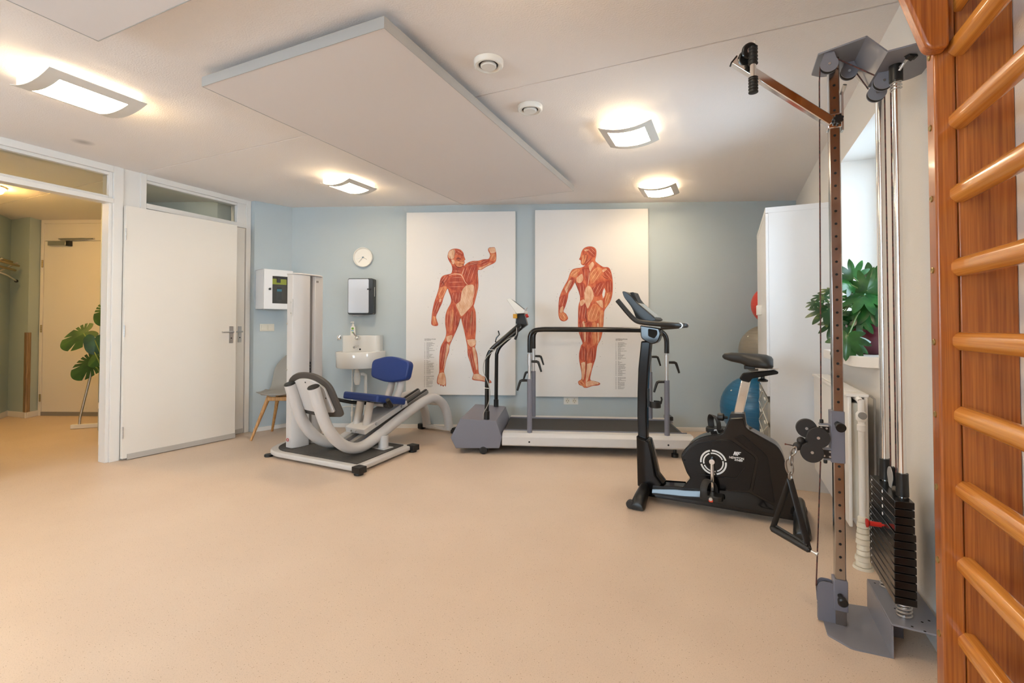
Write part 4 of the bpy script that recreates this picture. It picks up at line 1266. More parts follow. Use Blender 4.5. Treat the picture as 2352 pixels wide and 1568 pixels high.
# local: faces -x, back at +x
secs = []
for k in range(15):
    s = k / 14
    if s < 0.5:
        x = -0.235 + 0.40 * (s / 0.5); z = 0.452 - 0.022 * math.sin(s / 0.5 * math.pi) ; wdt = 0.20 + 0.03 * math.sin(s / 0.5 * math.pi * 0.5)
    elif s < 0.66:
        a = (s - 0.5) / 0.16 * R(75); x = 0.165 + 0.085 * math.sin(a); z = 0.452 + 0.085 * (1 - math.cos(a)); wdt = 0.23
    else:
        q = (s - 0.66) / 0.34; x = 0.247 + 0.10 * q; z = 0.515 + 0.315 * q; wdt = 0.23 - 0.05 * q ** 3
    secs.append((x, z, wdt))
pts = []
for i, (x, z, wdt) in enumerate(secs):
    row = []
    for j in range(11):
        v = -1 + 2 * j / 10
        lift = 0.035 * abs(v) ** 3 if i < 7 else 0.0
        fwd = -0.045 * abs(v) ** 2.5 if i >= 6 else 0.0
        e = 1.0
        if i == 0:
            e = 0.86
        if i == 14:
            e = 0.62
        if i == 13:
            e = 0.85
        row.append(Vector((x + fwd, v * wdt * e, z + lift)))
    pts.append(row)
b = MB()
vv = [[b.bm.verts.new(p) for p in row] for row in pts]
for i in range(14):
    for j in range(10):
        b.bm.faces.new((vv[i][j], vv[i + 1][j], vv[i + 1][j + 1], vv[i][j + 1]))
o = b.obj('seat_shell', 'shell_grey', t, sharp=180)
md = o.modifiers.new('thickness', 'SOLIDIFY'); md.thickness = 0.008; md.offset = 0
md = o.modifiers.new('smooth', 'SUBSURF'); md.levels = 1; md.render_levels = 2
MB().prism(fillet([(-0.19, -0.17), (0.12, -0.18), (0.12, 0.18), (-0.19, 0.17)], 0.07, 6), (0, 0, 0), X_, Y_, 0.443, 0.458).obj('seat_cushion', 'shell_grey', t, bev=0.006)
for sx, sy in ((-1, -1), (-1, 1), (1, -1), (1, 1)):
    MB().tube([(sx * 0.10 - 0.01, sy * 0.10, 0.425), (sx * 0.215 - 0.02, sy * 0.215, 0.0)], [0.021, 0.012], 12).obj('leg', 'beech', t)
b = MB()
b.bar((-0.125, -0.11, 0.40), (-0.125, 0.11, 0.40), 0.025, 0.04).bar((0.105, -0.11, 0.40), (0.105, 0.11, 0.40), 0.025, 0.04)
b.bar((-0.12, 0, 0.40), (0.10, 0, 0.40), 0.05, 0.04)
b.obj('leg_frame', 'beech', t, bev=0.004)
# ------------------------------------------------------------------ treadmill
t = thing('treadmill', 'grey treadmill with long black handrails in front of the posters', 'treadmill', (-1.9, 3.965, 0), R(19.2))
hood = [(-0.409, 0.048), (-0.458, 0.141), (-0.368, 0.314), (-0.045, 0.296), (0.006, 0.152), (-0.018, 0.056)]
MB().prism(hood, (0, 0, 0), X_, Z_, -0.66, 0.13).obj('motor_hood', 'machine_grey', t, bev=0.004)
b = MB().bar((-0.034, -0.14 + 0.26, 0.2995), (-0.03, 0.66, 0.2995), 0.001, 0.001)
b.obj('hood_seam', 'dark', t)
for y0, y1, nm in ((-0.128, 0.002, 'side_beam'), (0.615, 0.745, 'side_beam')):
    prof = [(y0 + 0.012, 0.078), (y1, 0.078), (y1, 0.19), (y0 + 0.035, 0.19), (y0, 0.160), (y0, 0.09)]
    MB().prism(prof, (0.0, 0, 0), Y_, Z_, 0.007, 1.668).obj(nm, 'machine_white', t, bev=0.004)
MB().bx(0.007, 1.60, 0.020, 0.600, 0.155, 0.186).obj('belt', 'belt', t, bev=0.008)
MB().bx(0.007, 1.64, 0.003, 0.019, 0.12, 0.196).bx(0.007, 1.64, 0.601, 0.614, 0.12, 0.196).obj('belt_guard', 'machine_grey', t)
MB().tube([(1.605, 0.005, 0.148), (1.605, 0.612, 0.148)], 0.034, 16).obj('end_roller', 'dark', t)
MB().bx(1.60, 1.665, 0.60, 0.74, 0.185, 0.225).obj('roller_cover', 'dark', t, bev=0.006)
b = MB()
for x in (0.25, 1.45):
    b.cyl((x, -0.1285, 0.118), (x, -0.1275, 0.118), 0.008, seg=12)
b.obj('frame_hole', 'dark_hole', t)
for x, y in ((-0.16, -0.10), (-0.16, 0.62)):
    MB().cyl((x, y - 0.03, 0.035), (x, y + 0.02, 0.035), 0.035).cyl((x, y - 0.032, 0.035), (x, y - 0.03, 0.035), 0.010).obj('caster', 'dark', t, bev=0.006)
for y in (-0.06, 0.68):
    MB().lathe([(0.03, 0.0), (0.03, 0.03), (0.014, 0.035), (0.014, 0.08)], (1.52, y, 0)).obj('rear_foot', 'dark', t)


def clamp(b, p, d):
    # small lever clamp: stud, head and drooping arm
    p = Vector(p); d = Vector(d)
    b.tube([p, p + d * 0.045, p + d * 0.060 - Z_ * 0.006, p + d * 0.068 - Z_ * 0.026, p + d * 0.088 - Z_ * 0.092], [0.011, 0.0125, 0.0125, 0.0115, 0.0085], 10)


for yy, lab in ((-0.072, 0), (0.68, 1)):
    for x in (0.25, 1.452):
        MB().cyl((x, yy, 0.162), (x, yy, 0.668), 0.0225).obj('post', 'machine_grey', t)
        MB().cyl((x, yy, 0.668), (x, yy, 0.80), 0.0150).lathe([(0.0185, 0), (0.0185, 0.10)], (x, yy, 0.79), seg=18).cyl((x, yy, 0.89), (x, yy, 0.915), 0.007).obj('inner_post', 'steel', t)
        for p, d in (((x + 0.018, yy, 0.825), X_), ((x - 0.022, yy, 0.655), -X_)):
            b = MB()
            clamp(b, p, d)
            b.obj('clamp_lever', 'dark', t)
    MB().tube([(0.252, yy, 0.905), (0.252, yy, 0.925), (0.252, yy, 1.02), (0.260, yy, 1.065), (0.285, yy, 1.096), (0.335, yy, 1.110), (0.50, yy, 1.112), (1.22, yy, 1.108), (1.36, yy, 1.104), (1.415, yy, 1.088), (1.445, yy, 1.05), (1.453, yy, 1.0), (1.453, yy, 0.925), (1.453, yy, 0.905)], 0.0215, 14, 2).obj('handrail', 'black_tube', t, sharp=60)
for yy in (-0.075, 0.60):
    MB().tube([(-0.137, yy, 0.30), (-0.137, yy, 0.376)], 0.025, 16).obj('upright_sleeve', 'dark', t)
    MB().tube([(-0.137, yy, 0.37), (-0.133, yy, 0.80), (-0.128, yy, 0.86), (-0.105, yy, 0.915), (-0.06, yy, 0.965), (0.05, yy, 1.06), (0.15, yy, 1.145)], 0.0195, 14, 3).obj('console_upright', 'black_tube', t)
MB().tube([(0.150, -0.09, 1.145), (0.150, 0.615, 1.145)], 0.02, 14).obj('console_bar', 'black_tube', t)
wed = [(0.030, 1.392), (0.062, 1.402), (0.205, 1.286), (0.195, 1.262), (0.125, 1.258)]
co = MB().prism(wed, (0, 0, 0), X_, Z_, -0.50, -0.02).obj('console', 'plastic_white', t, bev=0.004)
MB().prism([(0.072, 1.394), (0.198, 1.2935), (0.1975, 1.291), (0.069, 1.392)], (0, 0, 0), X_, Z_, -0.46, -0.06).obj('screen', 'dark', co)
MB().prism([(0.118, 1.256), (0.185, 1.258), (0.215, 1.155), (0.165, 1.118), (0.105, 1.17)], (0, 0, 0), X_, Z_, -0.36, -0.16).obj('console_bracket', 'dark', t, bev=0.004)
MB().bx(0.085, 0.122, 0.10, 0.15, 1.215, 1.256).obj('stop_box', 'yellow', t, bev=0.003)
MB().cyl((0.200, 0.20, 1.235), (0.222, 0.20, 1.246), 0.018).obj('stop_button', 'red', t)
MB().tube([(0.20, 0.0, 1.285), (0.218, -0.005, 1.302), (0.222, -0.005, 1.315)], 0.006, 8).obj('key', 'steel', t)
MB().tube([(-0.03, -0.03, 0.985), (-0.065, -0.03, 1.00), (-0.055, -0.03, 1.035), (-0.028, -0.03, 1.065), (-0.038, -0.03, 1.10)], 0.006, 8).obj('hook', 'black_tube', t)
MB().tube([(0.135, -0.10, 1.13), (0.13, -0.11, 1.06), (0.05, -0.105, 1.02), (-0.06, -0.10, 0.93), (-0.145, -0.098, 0.85), (-0.165, -0.098, 0.74), (-0.125, -0.10, 0.64), (-0.105, -0.10, 0.55), (-0.118, -0.10, 0.45), (-0.162, -0.095, 0.36), (-0.17, -0.09, 0.30)], 0.0036, 8, 4).obj('cable', 'cable_grey', t)
b = MB()
for z, x in ((0.585, -0.134), (0.93, -0.09)):
    b.torus((x, -0.082, z), (0.1, 0, 1), 0.0265, 0.003, 18, 6)
b.obj('cable_tie', 'plastic_white', t)
MB().tube([(0.14, -0.02, 1.13), (0.13, -0.02, 1.06), (0.115, -0.02, 1.02)], 0.012, 10).obj('cable_plug', 'dark', t)
# ------------------------------------------------------------------ black exercise bike
t = thing('exercise_bike', 'glossy black upright exercise bike in front of the treadmill', 'exercise bike', (-0.52, 3.30, 0), R(-3.8))


def slab(poly, hw, name, material, parent=t, bev=0.0, y0=None, y1=None, bseg=2):
    # side-on outline (along the bike, height) with its thickness across the bike
    a, c = (-hw, hw) if y0 is None else (-y1, -y0)
    return MB().prism(poly, (0, 0, 0), X_, Z_, a, c).obj(name, material, parent, bev=bev, bseg=bseg)


shell = fillet([(0.234, 0.315), (0.247, 0.352), (0.304, 0.421), (0.375, 0.464), (0.464, 0.484), (0.485, 0.50), (0.520, 0.585), (0.598, 0.60), (0.610, 0.533), (0.772, 0.45), (0.800, 0.403), (0.830, 0.289), (0.868, 0.13), (0.862, 0.06), (0.756, 0.055), (0.241, 0.085), (0.245, 0.125), (0.291, 0.188), (0.270, 0.217)],
               [0.02, 0.02, 0.05, 0.05, 0.01, 0.01, 0.01, 0.01, 0.02, 0.03, 0.03, 0.05, 0.02, 0.02, 0.02, 0.01, 0.01, 0.01, 0.02], 4)
slab(shell, 0.066, 'shell', 'black_gloss', bev=0.012, bseg=3)
pan = fillet([(0.245, 0.313), (0.307, 0.402), (0.466, 0.453), (0.525, 0.455), (0.663, 0.366), (0.626, 0.166), (0.255, 0.128), (0.296, 0.190)], [0.01, 0.05, 0.04, 0.02, 0.03, 0.02, 0.01, 0.01], 4)
pan2 = fillet([(0.542, 0.468), (0.588, 0.498), (0.722, 0.385), (0.757, 0.112), (0.640, 0.160), (0.678, 0.372)], [0.01, 0.02, 0.03, 0.015, 0.01, 0.03], 4)
for s in (-1, 1):
    sp = slab(pan, 0, 'side_panel', 'black_satin', y0=s * 0.0655, y1=s * 0.0715, bev=0.0035)
    slab(pan2, 0, 'rear_panel', 'black_satin', y0=s * 0.0655, y1=s * 0.0705, bev=0.0035)
    sp.name = 'side_panel'
    b = MB(); g2 = MB()
    for j, (ra, rb) in enumerate(((0.0665, 0.0765), (0.0515, 0.0595))):
        for k in range(4):
            a0 = R(90 * k + 15 + 8 * j); a1 = a0 + R(82)
            ps = [(0.427 + ra * math.cos(a0 + (a1 - a0) * i / 14), 0.308 + ra * math.sin(a0 + (a1 - a0) * i / 14)) for i in range(15)]
            ps += [(0.427 + rb * math.cos(a1 - (a1 - a0) * i / 14), 0.308 + rb * math.sin(a1 - (a1 - a0) * i / 14)) for i in range(15)]
            yy = s * 0.0719
            pts = [(p[0], yy, p[1]) for p in ps]
            b.poly(pts if s < 0 else list(reversed(pts)))
    b.obj('ring_mark', 'white_print', sp)
    b = MB()
    b.tube([(0.345, s * 0.0725, 0.222), (0.545, s * 0.0725, 0.2275), (0.562, s * 0.0725, 0.238), (0.602, s * 0.0725, 0.302)], 0.0035, 8)
    b.obj('crease', 'black_gloss', sp)
    b = MB()
    for q in ((0.260, 0.300), (0.467, 0.437)):
        b.cyl((q[0], s * 0.0714, q[1]), (q[0], s * 0.0722, q[1]), 0.005, seg=10)
    b.obj('screw_hole', 'dark_hole', sp)
    # lettering on the panel: emblem over two words
    rot = Matrix.Rotation(R(90), 4, 'X') if s < 0 else Matrix.Rotation(R(180), 4, 'Z') @ Matrix.Rotation(R(90), 4, 'X')
    text_mesh('NEWTON', 0.0182, M['white_print'], sp, 'maker_lettering', Matrix.Translation((0.557, s * 0.0719, 0.345)) @ rot, bold=0.0004)
    text_mesh('FITNESS', 0.0125, M['white_print'], sp, 'maker_lettering', Matrix.Translation((0.567, s * 0.0719, 0.334)) @ rot, shear=0.25, bold=0.0005)
    b = MB()
    em = [[(0, 0), (0.007, 0), (0.013, 0.014), (0.012, 0), (0.018, 0), (0.026, 0.023), (0.019, 0.023), (0.0155, 0.011), (0.015, 0.023), (0.008, 0.023)],
          [(0.0205, 0), (0.026, 0), (0.0285, 0.009), (0.036, 0.009), (0.038, 0.014), (0.030, 0.014), (0.0315, 0.018), (0.042, 0.018), (0.044, 0.023), (0.028, 0.023)]]
    for poly in em:
        pts = [((0.538 + p[0]) if s < 0 else (0.576 - p[0]), s * 0.0719, 0.366 + p[1]) for p in poly]
        b.poly(pts if s < 0 else pts)
    b.obj('emblem', 'white_print', sp)
b = MB()
b.loft([[(x, -0.062, 0.030), (x, 0.062, 0.030), (x, 0.062, zt - 0.022), (x, 0.040, zt), (x, -0.040, zt), (x, -0.062, zt - 0.022)] for x, zt in ((0.02, 0.105), (0.10, 0.108), (0.24, 0.122), (0.62, 0.118), (0.86, 0.100))])
b.obj('frame_beam', 'black_gloss', t, bev=0.004)
b = MB()
b.loft([[(x, -0.092, 0.050), (x, -0.092, 0.064), (x, -0.0675, zt), (x, -0.060, 0.050)] for x, zt in ((0.06, 0.108), (0.26, 0.124), (0.62, 0.155), (0.75, 0.100))])
b.loft([[(x, 0.092, 0.050), (x, 0.092, 0.064), (x, 0.0675, zt), (x, 0.060, 0.050)] for x, zt in ((0.06, 0.108), (0.26, 0.124), (0.62, 0.155), (0.75, 0.100))])
b.obj('lower_trim', 'black_gloss', t)
# front boot with faceted sides, mast, neck
bo = [(-0.050, 0.412), (0.034, 0.392), (0.052, 0.33), (0.086, 0.168), (0.125, 0.122), (0.112, 0.092), (0.05, 0.055), (0.010, 0.06), (-0.044, 0.085)]
bi = [(-0.030, 0.400), (0.030, 0.385), (0.045, 0.33), (0.070, 0.172), (0.108, 0.124), (0.100, 0.10), (0.05, 0.075), (0.022, 0.075), (-0.005, 0.095)]
MB().loft([[(x, -0.066, z) for x, z in bi], [(x, -0.046, z) for x, z in bo], [(x, 0.046, z) for x, z in bo], [(x, 0.066, z) for x, z in bi]]).obj('front_boot', 'black_satin', t, bev=0.004)
mp = [(-0.044, 0.385), (0.018, 0.385), (0.016, 0.55), (0.018, 0.70), (0.030, 0.88), (0.046, 1.045), (-0.020, 1.045), (-0.040, 0.86), (-0.046, 0.70), (-0.048, 0.55)]
slab(mp, 0.033, 'mast', 'black_satin', bev=0.010, bseg=3)
nk = fillet([(-0.024, 1.150), (0.100, 1.130), (0.112, 1.095), (0.095, 1.045), (0.070, 1.028), (0.045, 1.025), (-0.018, 1.062)], [0.01, 0.01, 0.02, 0.03, 0.02, 0.01, 0.02], 4)
slab(nk, 0.040, 'neck_cover', 'black_gloss', bev=0.010, bseg=3)
slab(fillet([(0.03, 1.128), (0.088, 1.118), (0.090, 1.09), (0.070, 1.062), (0.03, 1.078)], 0.01), 0, 'neck_recess', 'dark_hole', y0=-0.0415, y1=-0.0402)
cs = fillet([(-0.123, 1.376), (-0.104, 1.376), (-0.060, 1.340), (-0.030, 1.300), (0.100, 1.186), (0.06, 1.170), (-0.03, 1.190), (-0.055, 1.262), (-0.112, 1.338)], [0.008, 0.01, 0.02, 0.02, 0.01, 0.01, 0.02, 0.03, 0.02], 4)
con = slab(cs, 0.115, 'console', 'dark', bev=0.010, bseg=3)
slab([(-0.022, 1.296), (0.085, 1.2035), (0.083, 1.2), (-0.026, 1.292)], 0.085, 'screen', mat('console_screen', (0.30, 0.31, 0.30), 0.12), con)
slab(fillet([(-0.085, 1.370), (-0.060, 1.372), (-0.048, 1.345), (-0.030, 1.302), (-0.055, 1.318)], 0.006), 0.06, 'tablet_rest', 'dark_rubber', con, bev=0.004)
pth = []
for s in (-1, 1):
    leg = [(-0.126, s * 0.215, 1.312), (-0.060, s * 0.215, 1.232), (-0.018, s * 0.215, 1.188), (0.020, s * 0.215, 1.170), (0.10, s * 0.213, 1.160), (0.17, s * 0.205, 1.154), (0.222, s * 0.175, 1.150), (0.245, s * 0.12, 1.148), (0.245, s * 0.05, 1.148), (0.20, s * 0.025, 1.142), (0.11, s * 0.022, 1.135)]
    hb = MB().tube(leg, 0.0155, 14, 4).obj('handlebar', 'foam', t, sharp=60)
    MB().cyl((0.246, s * 0.135, 1.1485), (0.246, s * 0.105, 1.1485), 0.0168).obj('pulse_sensor', 'steel', hb)
# bottle holder
b = MB().bx(0.014, 0.024, -0.02, 0.02, 0.605, 0.725)
ringp = [(0.066 + 0.036 * math.cos(a), 0.036 * math.sin(a)) for a in [R(-180 + 300 * i / 20) for i in range(21)]]
inn = [(0.066 + 0.033 * math.cos(a), 0.033 * math.sin(a)) for a in [R(120 - 300 * i / 20) for i in range(21)]]
b.prism(ringp + inn, (0, 0, 0), X_, Y_, 0.605, 0.645)
b.lathe([(0.034, 0.603), (0.034, 0.607), (0, 0.607)], (0.066, 0, 0))
b.tube([(0.101, 0.0, 0.63), (0.108, 0, 0.66), (0.104, 0, 0.676)], 0.006, 8)
b.obj('bottle_holder', 'dark', t)
# feet
for x0, nm in ((0.005, 'front_foot'), (0.885, 'rear_foot')):
    f = MB()
    sec = []
    for y, zt, zb, hw in ((-0.262, 0.045, 0.004, 0.038), (-0.235, 0.075, 0.001, 0.046), (-0.17, 0.098, 0.02, 0.042), (-0.08, 0.115, 0.045, 0.036), (0.08, 0.115, 0.045, 0.036), (0.17, 0.098, 0.02, 0.042), (0.235, 0.075, 0.001, 0.046), (0.262, 0.045, 0.004, 0.038)):
        sec.append([(x0 + px * hw, y, zb + (zt - zb) * pz) for px, pz in fillet([(-1, 0), (1, 0), (0.82, 0.75), (0.45, 1.0), (-0.45, 1.0), (-0.95, 0.6)], 0.25, 3)])
    f.loft(sec)
    fo = f.obj(nm, 'dark', t, sharp=50)
    if x0 < 0.5:
        for y in (-0.243, 0.243):
            MB().cyl((x0 - 0.045, y - 0.014, 0.028), (x0 - 0.045, y + 0.014, 0.028), 0.027).obj('transport_wheel', 'dark_rubber', fo, bev=0.005)
b = MB()
b.bar((0.0, 0, 0.04), (0.0, 0, 0.09), 0.07, 0.07, up=(1, 0, 0)).bar((0.885, 0, 0.04), (0.885, 0, 0.09), 0.07, 0.07, up=(1, 0, 0))
b.obj('foot_mount', 'dark', t, bev=0.004)
# seat post, clamp, saddle
slab(fillet([(0.515, 0.578), (0.523, 0.610), (0.601, 0.616), (0.612, 0.525), (0.535, 0.55)], 0.006), 0.045, 'post_collar', 'dark', bev=0.006)
MB().bar((0.560, 0, 0.58), (0.610, 0, 0.815), 0.032, 0.052, up=(1, 0, 0)).obj('seat_post', 'chrome', t, bev=0.006)
k = MB().lathe([(0.0, 0.0), (0.020, 0.002), (0.024, 0.010), (0.024, 0.034), (0.018, 0.040), (0.009, 0.042), (0.008, 0.06), (0.0, 0.062)], (0.445, 0, 0.578), (0.93, 0, -0.02), seg=10)
k.obj('adjusting_knob', 'dark', t)
slab(fillet([(0.573, 0.826), (0.592, 0.858), (0.764, 0.886), (0.784, 0.873), (0.780, 0.862), (0.646, 0.830), (0.628, 0.803), (0.587, 0.812)], 0.008), 0.032, 'seat_slider', 'black_satin', bev=0.005)
MB().lathe([(0.0, 0.0), (0.028, 0.004), (0.030, 0.012), (0.016, 0.020), (0.011, 0.022), (0.011, 0.036), (0.0, 0.037)], (0.700, 0, 0.808), seg=12).obj('slider_knob', 'dark', t)
MB().bx(0.645, 0.785, -0.028, 0.028, 0.8885, 0.8945).obj('slider_rail', 'chrome', t, bev=0.002)
sec = []
for x, hw, zt, zb in ((0.478, 0.012, 0.962, 0.950), (0.490, 0.026, 0.976, 0.938), (0.53, 0.033, 0.982, 0.925), (0.58, 0.042, 0.981, 0.915), (0.63, 0.070, 0.979, 0.905), (0.68, 0.108, 0.977, 0.900), (0.72, 0.124, 0.973, 0.898), (0.748, 0.112, 0.962, 0.901), (0.757, 0.08, 0.948, 0.912)):
    row = []
    for i in range(20):
        a = 2 * math.pi * i / 20
        c, s_ = math.cos(a), math.sin(a)
        yy = hw * (abs(c) ** 0.7) * (1 if c >= 0 else -1)
        zz = (zt + zb) / 2 + (zt - zb) / 2 * (abs(s_) ** 0.75) * (1 if s_ >= 0 else -1)
        row.append((x, yy, zz - 0.018 * (abs(yy) / max(hw, 0.05)) ** 2 * (1 if hw > 0.06 else 0)))
    sec.append(row)
MB().loft(sec).obj('saddle', 'foam', t, sharp=70)
MB().bx(0.60, 0.66, -0.03, 0.03, 0.884, 0.905).obj('saddle_clamp', 'dark', t, bev=0.004)


def pedal(s, cz, tilt):
    # crank arm, pedal body and arched strap; s = side, cz = pedal height
    y0 = s * 0.085
    ca = MB()
    ca.cyl((0.422, s * 0.06, 0.318), (0.422, s * 0.105, 0.318), 0.016)
    ca.tube([(0.422, y0 + s * 0.008, 0.318), (0.424, y0 + s * 0.016, (0.318 + cz) / 2), (0.425, y0 + s * 0.016, cz)], 0.011, 12)
    ca.obj('crank', 'chrome', t)
    yc = y0 + s * 0.075
    pb = MB().prism(fillet([(-0.064, -0.046), (0.064, -0.046), (0.064, 0.046), (-0.064, 0.046)], 0.03, 5), (0.425, yc, cz), Vector((1, 0, -tilt)), Y_, -0.014, 0.014).obj('pedal', 'dark', t, bev=0.005)
    MB().cyl((0.425, y0 + s * 0.02, cz), (0.425, yc + s * 0.056, cz), 0.010).obj('pedal_axle', 'steel', pb)
    if s < 0:
        MB().prism(fillet([(-0.012, -0.009), (0.012, -0.009), (0.012, 0.009), (-0.012, 0.009)], 0.008), (0.425, yc - 0.0475, cz - 0.01), X_, Z_, 0, 0.002).obj('reflector', mat('red_reflector', (0.75, 0.06, 0.02), 0.3), pb)
    arch = [(-0.035, -0.052, 0.0), (-0.04, -0.05, 0.05), (-0.03, -0.02, 0.085), (-0.01, 0.015, 0.088), (0.015, 0.045, 0.06), (0.022, 0.052, 0.0)]
    MB().tube([(0.425 + a, yc + s * -c, cz + d) for a, c, d in arch], 0.02, 10, 4, flat=((1, 0, 0), 0.020, 0.0025)).obj('pedal_strap', 'dark_rubber', pb)


pedal(-1, 0.128, 0.02)
pedal(1, 0.466, -0.06)
del pedal
# ------------------------------------------------------------------ cable pulley machine by the right wall
t = thing('cable_pulley_machine', 'grey and chrome cable pulley machine with black weight stack by the right wall', 'cable machine', (0.46, 2.22, 0))


MB().prism(fillet([(0.324, 2.345), (0.320, 2.116), (0.385, 2.062), (0.506, 2.066), (0.506, 2.390), (0.36, 2.372)], [0.01, 0.01, 0.01, 0, 0, 0.01]), (0, 0, 0), X_, Y_, 0.0, 0.006).obj('base_plate', 'bracket_grey', t, world=True)
MB().bx(0.5, 0.506, 2.066, 2.390, 0.006, 0.112).obj('base_web', 'bracket_grey', t, world=True)
MB().prism(fillet([(0.5, 2.066), (0.655, 2.052), (0.655, 2.40), (0.5, 2.390)], 0.004), (0, 0, 0), X_, Y_, 0.112, 0.119).obj('base_shelf', 'bracket_grey', t, world=True, bev=0.002)
MB().bx(0.517, 0.572, 2.215, 2.221, 0.004, 0.112).bx(0.517, 0.572, 2.213, 2.223, 0.0, 0.006).obj('shelf_leg', 'machine_grey', t, world=True)
b = MB()
for x, y in ((0.52, 2.36), (0.56, 2.075), (0.60, 2.12), (0.625, 2.14), (0.59, 2.06), (0.54, 2.18)):
    b.lathe([(0.004, 0.1192), (0.004, 0.1196), (0, 0.1196)], (x, y, 0), seg=10)
b.obj('bolt_hole', 'dark_hole', t, world=True)

px, py, hw = 0.378, 2.216, 0.018
MB().bx(px - hw, px + hw, py - hw, py + hw, 0.006, 2.195).obj('post', 'post_chrome', t, world=True, bev=0.003)
b = MB(); z = 0.215
while z < 2.12:
    if not (0.61 < z < 0.83):
        b.cyl((px, py - hw - 0.0005, z), (px, py - hw + 0.0005, z), 0.0048, seg=12)
    z += 0.0492
b.obj('post_hole', 'dark_hole', t, world=True)
MB().bx(px - 0.024, px + 0.022, py - 0.026, py + 0.026, 0.062, 0.178).obj('post_sleeve', 'machine_grey', t, world=True, bev=0.003)
b = MB().cyl((px - 0.004, py - 0.026, 0.122), (px - 0.002, py - 0.05, 0.118), 0.009)
b.lathe([(0.009, 0), (0.016, 0.004), (0.017, 0.018), (0.012, 0.022), (0, 0.022)], (px - 0.002, py - 0.05, 0.118), (0, -1, -0.15))
b.obj('lock_knob', 'dark', t, world=True)


def pulley(name, c, axis, r, w, material, groove='dark', parent=t):
    a = Vector(axis).normalized()
    o = MB().lathe([(0, -w), (r * 0.94, -w), (r, -w * 0.7), (r, -w * 0.45), (r * 0.8, -w * 0.12), (r * 0.8, w * 0.12), (r, w * 0.45), (r, w * 0.7), (r * 0.94, w), (0, w)], c, a, seg=32).obj(name, material, parent, world=True)
    MB().cyl(Vector(c) - a * (w + 0.004), Vector(c) + a * (w + 0.004), r * 0.16, seg=12).obj('pulley_bolt', 'steel', parent, world=True)
    return o


# bottom pulley
b = MB().prism(fillet([(-0.030, -0.055), (0.030, -0.055), (0.030, 0.03), (0.015, 0.044), (-0.02, 0.044), (-0.034, 0.02)], 0.012), (0.334, py - 0.012, 0.115), X_, Z_, 0.0, 0.003)
b.prism(fillet([(-0.030, -0.055), (0.030, -0.055), (0.030, 0.03), (0.015, 0.044), (-0.02, 0.044), (-0.034, 0.02)], 0.012), (0.334, py + 0.016, 0.115), X_, Z_, -0.003, 0.0)
b.bx(0.304, 0.362, py - 0.014, py + 0.018, 0.058, 0.062)
b.obj('pulley_bracket', 'machine_grey', t, world=True)
pulley('pulley', (0.334, py, 0.120), Y_, 0.034, 0.009, 'dark')
b = MB().bx(0.304, 0.364, py - 0.012, py + 0.014, 0.006, 0.058)
b.obj('pulley_base', 'machine_grey', t, world=True)

# sliding carriage with the twin pulley head
MB().bx(px - 0.027, px + 0.019, py - 0.026, py + 0.026, 0.622, 0.820).obj('carriage', 'machine_grey', t, world=True, bev=0.003)
b = MB().cyl((px - 0.006, py - 0.026, 0.772), (px - 0.003, py - 0.052, 0.768), 0.010)
b.lathe([(0.010, 0), (0.0155, 0.004), (0.017, 0.02), (0.0, 0.021)], (px - 0.003, py - 0.05, 0.768), (0.1, -1, -0.15))
b.obj('lock_knob', 'dark', t, world=True)
b = MB()
for x0, z, w in ((0.314, 0.766, 0.012), (0.327, 0.672, 0.012), (0.327, 0.632, 0.012)):
    b.box(((x0 + 0.354) / 2, py - 0.012, z), (0.354 - x0, 0.022, 0.006))
b.obj('carriage_tab', 'bracket_grey', t, world=True, bev=0.001)
b = MB()
b.lathe([(0.006, 0), (0.007, 0.006), (0.006, 0.014), (0, 0.016)], (0.323, py - 0.012, 0.769)).lathe([(0.006, 0), (0.007, -0.006), (0.006, -0.014), (0, -0.016)], (0.334, py - 0.012, 0.629))
b.obj('bumper', 'dark', t, world=True)
for i, (y, cc, ss) in enumerate(((py - 0.030, ((-0.070, 0.715, 0.0395), (-0.091, 0.657, 0.0395)), 1), (py - 0.002, ((-0.105, 0.743, 0.0365), (-0.085, 0.690, 0.026)), 0))):
    b = MB()
    (dxa, za, ra), (dxc, zc, rc) = cc
    ax = math.atan2(zc - za, dxc - dxa)
    D = math.hypot(dxc - dxa, zc - za)
    out = []
    for (cx_, cz_, r0, flip, r1) in ((dxa, za, ra, math.pi, rc), (dxc, zc, rc, 0.0, ra)):
        ha = math.acos(max(-1, min(1, (D * D + r0 * r0 - r1 * r1) / (2 * D * r0))))
        for k in range(41):
            q = ax + flip - (math.pi - ha) * (1 - k / 20)
            out.append((cx_ + r0 * math.cos(q), cz_ + r0 * math.sin(q)))
    b.prism(out, (px, y, 0), X_, Z_, -0.010, 0.010)
    ho = b.obj('pulley_housing', 'dark_rubber', t, world=True, bev=0.0015)
    s = MB()
    for dx, z, r in cc[:2 if i == 0 else 1]:
        s.cyl((px + dx, y - 0.0125, z), (px + dx, y - 0.0095, z), 0.0055, seg=12)
    s.obj('housing_bolt', 'steel', ho, world=True)
    s = None
b = MB().bx(px - 0.066, px - 0.031, py - 0.022, py - 0.018, 0.735, 0.758).bx(px - 0.054, px - 0.024, py - 0.022, py - 0.018, 0.636, 0.668)
ho = b.obj('housing_plate', 'dark', t, world=True)
b = MB()
for dx, z in ((-0.058, 0.753), (-0.040, 0.751), (-0.030, 0.662), (-0.030, 0.643), (-0.049, 0.645)):
    b.cyl((px + dx, py - 0.0245, z), (px + dx, py - 0.0215, z), 0.0038, seg=10)
b.obj('housing_bolt', 'steel', ho, world=True)
MB().ball((0.253, py - 0.012, 0.694), 0.0150).ball((0.240, py - 0.020, 0.672), 0.0165).obj('cable_stop', 'dark_rubber', t, world=True)
